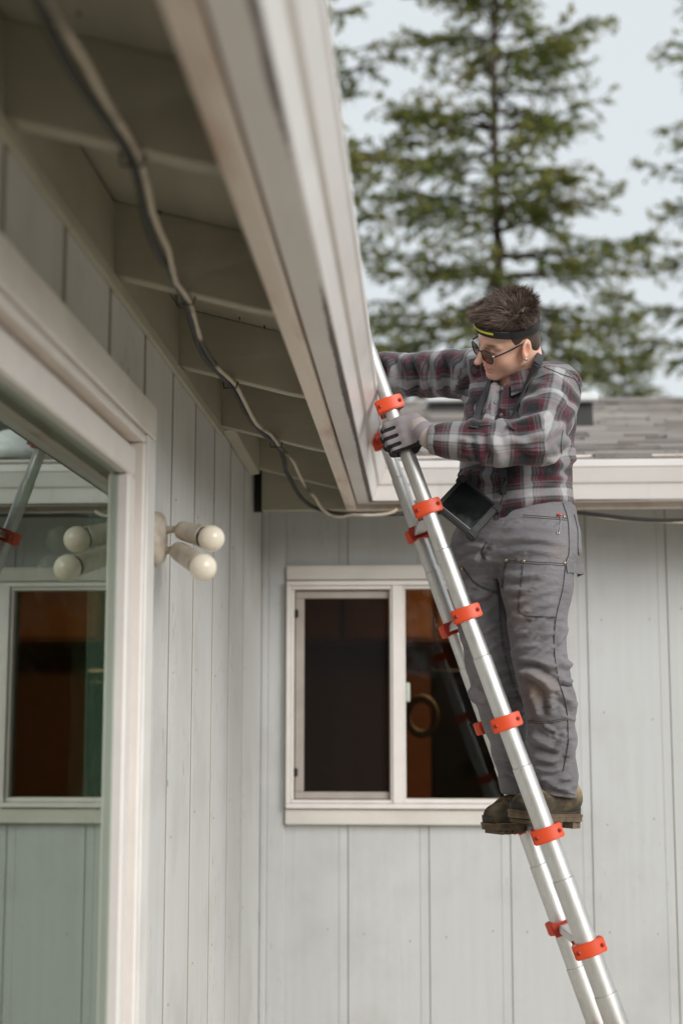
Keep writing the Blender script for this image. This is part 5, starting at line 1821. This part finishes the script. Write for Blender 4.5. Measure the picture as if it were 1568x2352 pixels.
# --- gloves
def glove(stile_c, sgn, name):
    """left/right hand closed on a stile; stile_c is the tube centre at the middle of the grip"""
    out = -lw * sgn                                            # away from the ladder middle: near glove faces the lens
    gup = -ls
    wr = lt                                                    # wrist lies on the climber's side
    c = stile_c + out * .036
    lo = np.minimum(c - .12, c + .12) - [.02, 0, 0]; hi = c + .12 + np.array([.05, 0, 0])
    g = Grid(c - [.105, .085, .095], c + [.135, .095, .095], .0026)
    d = None
    heads = []
    kn = [(-.010, .036, .0118), (-.018, .014, .0124), (-.018, -.009, .0122), (-.010, -.030, .0108)]
    for i, (t0, s0, r) in enumerate(kn):
        K0 = c + wr * (t0 + .020) + gup * s0 + out * .004
        K1 = c + wr * (t0 - .020) + gup * (s0 - .001) + out * -.002
        K2 = c + wr * (t0 - .026) + gup * (s0 - .004) - out * .032
        K3 = c + wr * (t0 - .002) + gup * (s0 - .006) - out * .066
        e = g.chain([K0, K1, K2, K3], [r * 1.1, r * 1.04, r * .98, r * .90], .004)
        d = e if d is None else smin(d, e, .0035)
    Rp = np.stack([wr, gup, out])
    palm = g.box(c + wr * .026 + gup * .004 + out * .002, (.034, .042, .0165), Rp, .0145)
    d = smin(d, palm, .012)
    W0 = c + wr * .044 + gup * .006 + out * .001
    W1 = ARM_N[-1] if sgn > 0 else ARM_F[-1]
    d = smin(d, g.chain([W0, W0 * .45 + W1 * .55, W1 + (W1 - W0) * .05], [.030, .0275, .0265], .02), .02)
    th = g.chain([c + wr * .045 - gup * .024 - out * .012, c + wr * .020 - gup * .040 - out * .030, c - wr * .010 - gup * .036 - out * .048], [.016, .0135, .0115], .01)
    d = smin(d, th, .008)
    d = smax(d, -(g.cone(stile_c - ls * .2, stile_c + ls * .2, .0205, .0205)), .002)
    V, F = g.surface(d); V = relax(V, F, 2, .5)
    o = nets_obj(name, V, F, M['glove'], person)
    q = (V - c) @ Rp.T
    between = np.zeros(len(V))
    for (t0, s0, r) in kn[:]:
        # rubber dip shows on the underside of every finger and over its far joint
        between += np.exp(-((q[:, 1] - (s0 - .0125)) / .0058) ** 2) * np.clip((-.006 - q[:, 0]) / .008, 0, 1) * 1.1
    coat = between + np.clip((-.012 - q[:, 2]) / .008, 0, 1) + np.clip((-.033 - q[:, 1]) / .006, 0, 1) * np.clip((.075 - q[:, 0]) / .01, 0, 1)
    coat += np.clip((q[:, 1] - .030) / .004, 0, 1) * np.clip((-.012 - q[:, 0]) / .006, 0, 1) * .0
    attr(o, 'coat', np.clip(coat, 0, 1))
    ax = (W1 - W0) / np.linalg.norm(W1 - W0)
    tube('glove_cuff', [W0 - ax * .008, W0 - ax * .006, W0 * .4 + W1 * .6, W1 + ax * .012], [.0290, .0325, .0310, .0300], M['glove_cuff'], o, 28)
    return o
gk = (D(932, 1006, 3.776)[2] - LP[2]) / LD[2]
glove(pt(LP, gk), 1, 'glove')
gk2 = (D(840, 812, 4.22)[2] - LP[2] - LW[2]) / LD[2]
gc2 = pt(LP + LW, gk2)
glove(gc2, -1, 'glove')

# --- tablet hanging from its neck strap
TL, TT, TB, TR = D(1003, 1160, 3.770), D(1051, 1092.6, 3.815), D(1085, 1244, 3.765), D(1154, 1158, 3.800)
tc_ = (TL + TT + TB + TR) / 4
ex = (TR - TT + TB - TL) / 2; ey = (TT - TL + TR - TB) / 2
lx_, ly_ = np.linalg.norm(ex), np.linalg.norm(ey)
ex /= lx_; ey -= ex * (ey @ ex); ey /= np.linalg.norm(ey); ez = np.cross(ex, ey)
if ez[1] > 0: ez = -ez
tablet = thing('tablet', 'rugged black tablet hanging askew from a neck strap at the belly', 'tablet', tuple(tc_))
M['tab_case'] = plain('tablet_case_rubber', (.013, .0135, .015), .55, var=.2, bump=.15)
m = N('tablet_screen')
m.set(m.ramp(m.noise(m.pos(), 12, 4), [(.3, (.004, .005, .006)), (.7, (.010, .011, .012))]), m.ramp(m.noise(m.pos(), 25, 4), [(.4, .06), (.7, .2)]), 0, .25)
M['tab_screen'] = m.m
def tbox(name, x0, x1, y0, y1, z0, z1, mat, bev, par=tablet, seg=2):
    bm = bmesh.new(); bmesh.ops.create_cube(bm, size=1)
    for v in bm.verts:
        p = tc_ + ex * (x0 + (v.co.x + .5) * (x1 - x0)) + ey * (y0 + (v.co.y + .5) * (y1 - y0)) + ez * (z0 + (v.co.z + .5) * (z1 - z0))
        v.co = Vector(p)
    bmesh.ops.bevel(bm, geom=list(bm.edges), offset=bev, segments=seg, affect='EDGES')
    return bm_obj(name, bm, mat, par)
hx_, hy_ = lx_ / 2 - .004, ly_ / 2 - .004
tbox('case', -hx_, hx_, -hy_, hy_, -.020, .000, M['tab_case'], .005)
for (a, b, c, e) in ((-hx_, hx_, hy_ - .008, hy_ + .001), (-hx_, hx_, -hy_ - .001, -hy_ + .008), (-hx_ - .001, -hx_ + .011, -hy_ + .0085, hy_ - .0085), (hx_ - .017, hx_ + .001, -hy_ + .0085, hy_ - .0085)):
    tbox('bezel', a, b, c, e, -.0195, .0036, M['tab_case'], .0028)
tbox('screen', -hx_ + .011, hx_ - .017, -hy_ + .008, hy_ - .008, .0003, .0026, M['tab_screen'], .0004)
for sx_ in (-1, 1):
    for sy_ in (-1, 1):
        tbox('corner_bumper', sx_ * hx_ - .0135 + sx_ * -.006, sx_ * hx_ + .0135 + sx_ * -.006, sy_ * hy_ - .0135 + sy_ * -.006, sy_ * hy_ + .0135 + sy_ * -.006, -.022, .0062, M['rubber'], .0045)
tbox('inner_rim', -hx_ + .012, hx_ - .018, -hy_ + .0082, -hy_ + .0108, .0024, .0042, plain('grey_rim', (.22, .22, .22), .35), .0006)
for q_ in (-.02, .004, .024):
    tbox('side_button', -hx_ + .006, -hx_ + .009, q_ - .007, q_ + .007, .005, .0075, M['rubber'], .001)
tbox('speaker_slot', hx_ - .012, hx_ - .008, -.020, .018, .005, .0066, M['black'], .0006)
# straps
cvs = [tuple(v.co) for v in col_o.data.vertices]; cfs = [tuple(p.vertices) for p in col_o.data.polygons]
kk = len(shirt.data.vertices)
neck_tree = BVHTree.FromPolygons([tuple(v.co) for v in shirt.data.vertices] + cvs, [tuple(p.vertices) for p in shirt.data.polygons] + [tuple(i + kk for i in f) for f in cfs])
P_, Q_ = drape([(1232, 846), (1219, 872), (1208, 898), (1196, 925), (1183, 955), (1172, 985)], 24, neck_tree, .006, 5)
up3 = np.array([D(1216, 812, 4.03), D(1236, 800, 3.985), D(1241, 806, 3.93), D(1237, 826, P_[0][1] + .012)])
sa = np.vstack([spline(np.vstack([up3, P_[:1]]), 14)[:-1], P_])
nq = spline(np.array([[.2, .6, .8], [.5, .2, .8], [.75, -.35, .5], [.55, -.75, .35], Q_[0]]), 14)[:-1]
ribbon('strap', sa, np.vstack([nq, Q_]), .0125, .0022, M['strap'], tablet)
P_, Q_ = drape([(1133, 864), (1118, 900), (1102, 940), (1086, 985)], 18, neck_tree, .005, 5)
ribbon('strap', P_, Q_, .0105, .0022, M['strap'], tablet)
P_, Q_ = drape([(1157, 1074), (1157, 1090), (1156, 1105)], 8, shirt_tree, .006)
ribbon('strap', P_, Q_, .0095, .0022, M['strap'], tablet)
bk, bn2 = on_shirt(1156, 1108, .008)
cr = TR + (TT - TR) * .04 + ez * -.006
dn_ = (cr - bk) / np.linalg.norm(cr - bk)
tube('buckle', [bk - dn_ * .014, bk - dn_ * .013, bk + dn_ * .008, bk + dn_ * .009, bk + dn_ * .030, bk + dn_ * .034], [.006, .0115, .0115, .009, .0115, .004], M['black'], tablet, 8)
tube('cord', spline([bk + dn_ * .03, (bk + cr) / 2 + [.004, -.004, 0], cr], 8), .0024, M['strap'], tablet, 6)
P_, Q_ = drape([(1062, 1078), (1056, 1090)], 5, shirt_tree, .004)
if len(P_) > 1: tube('cord', spline([P_[0], (P_[-1] + TT) / 2, TT + (TR - TT) * .03], 8), .003, M['strap'], tablet, 6)
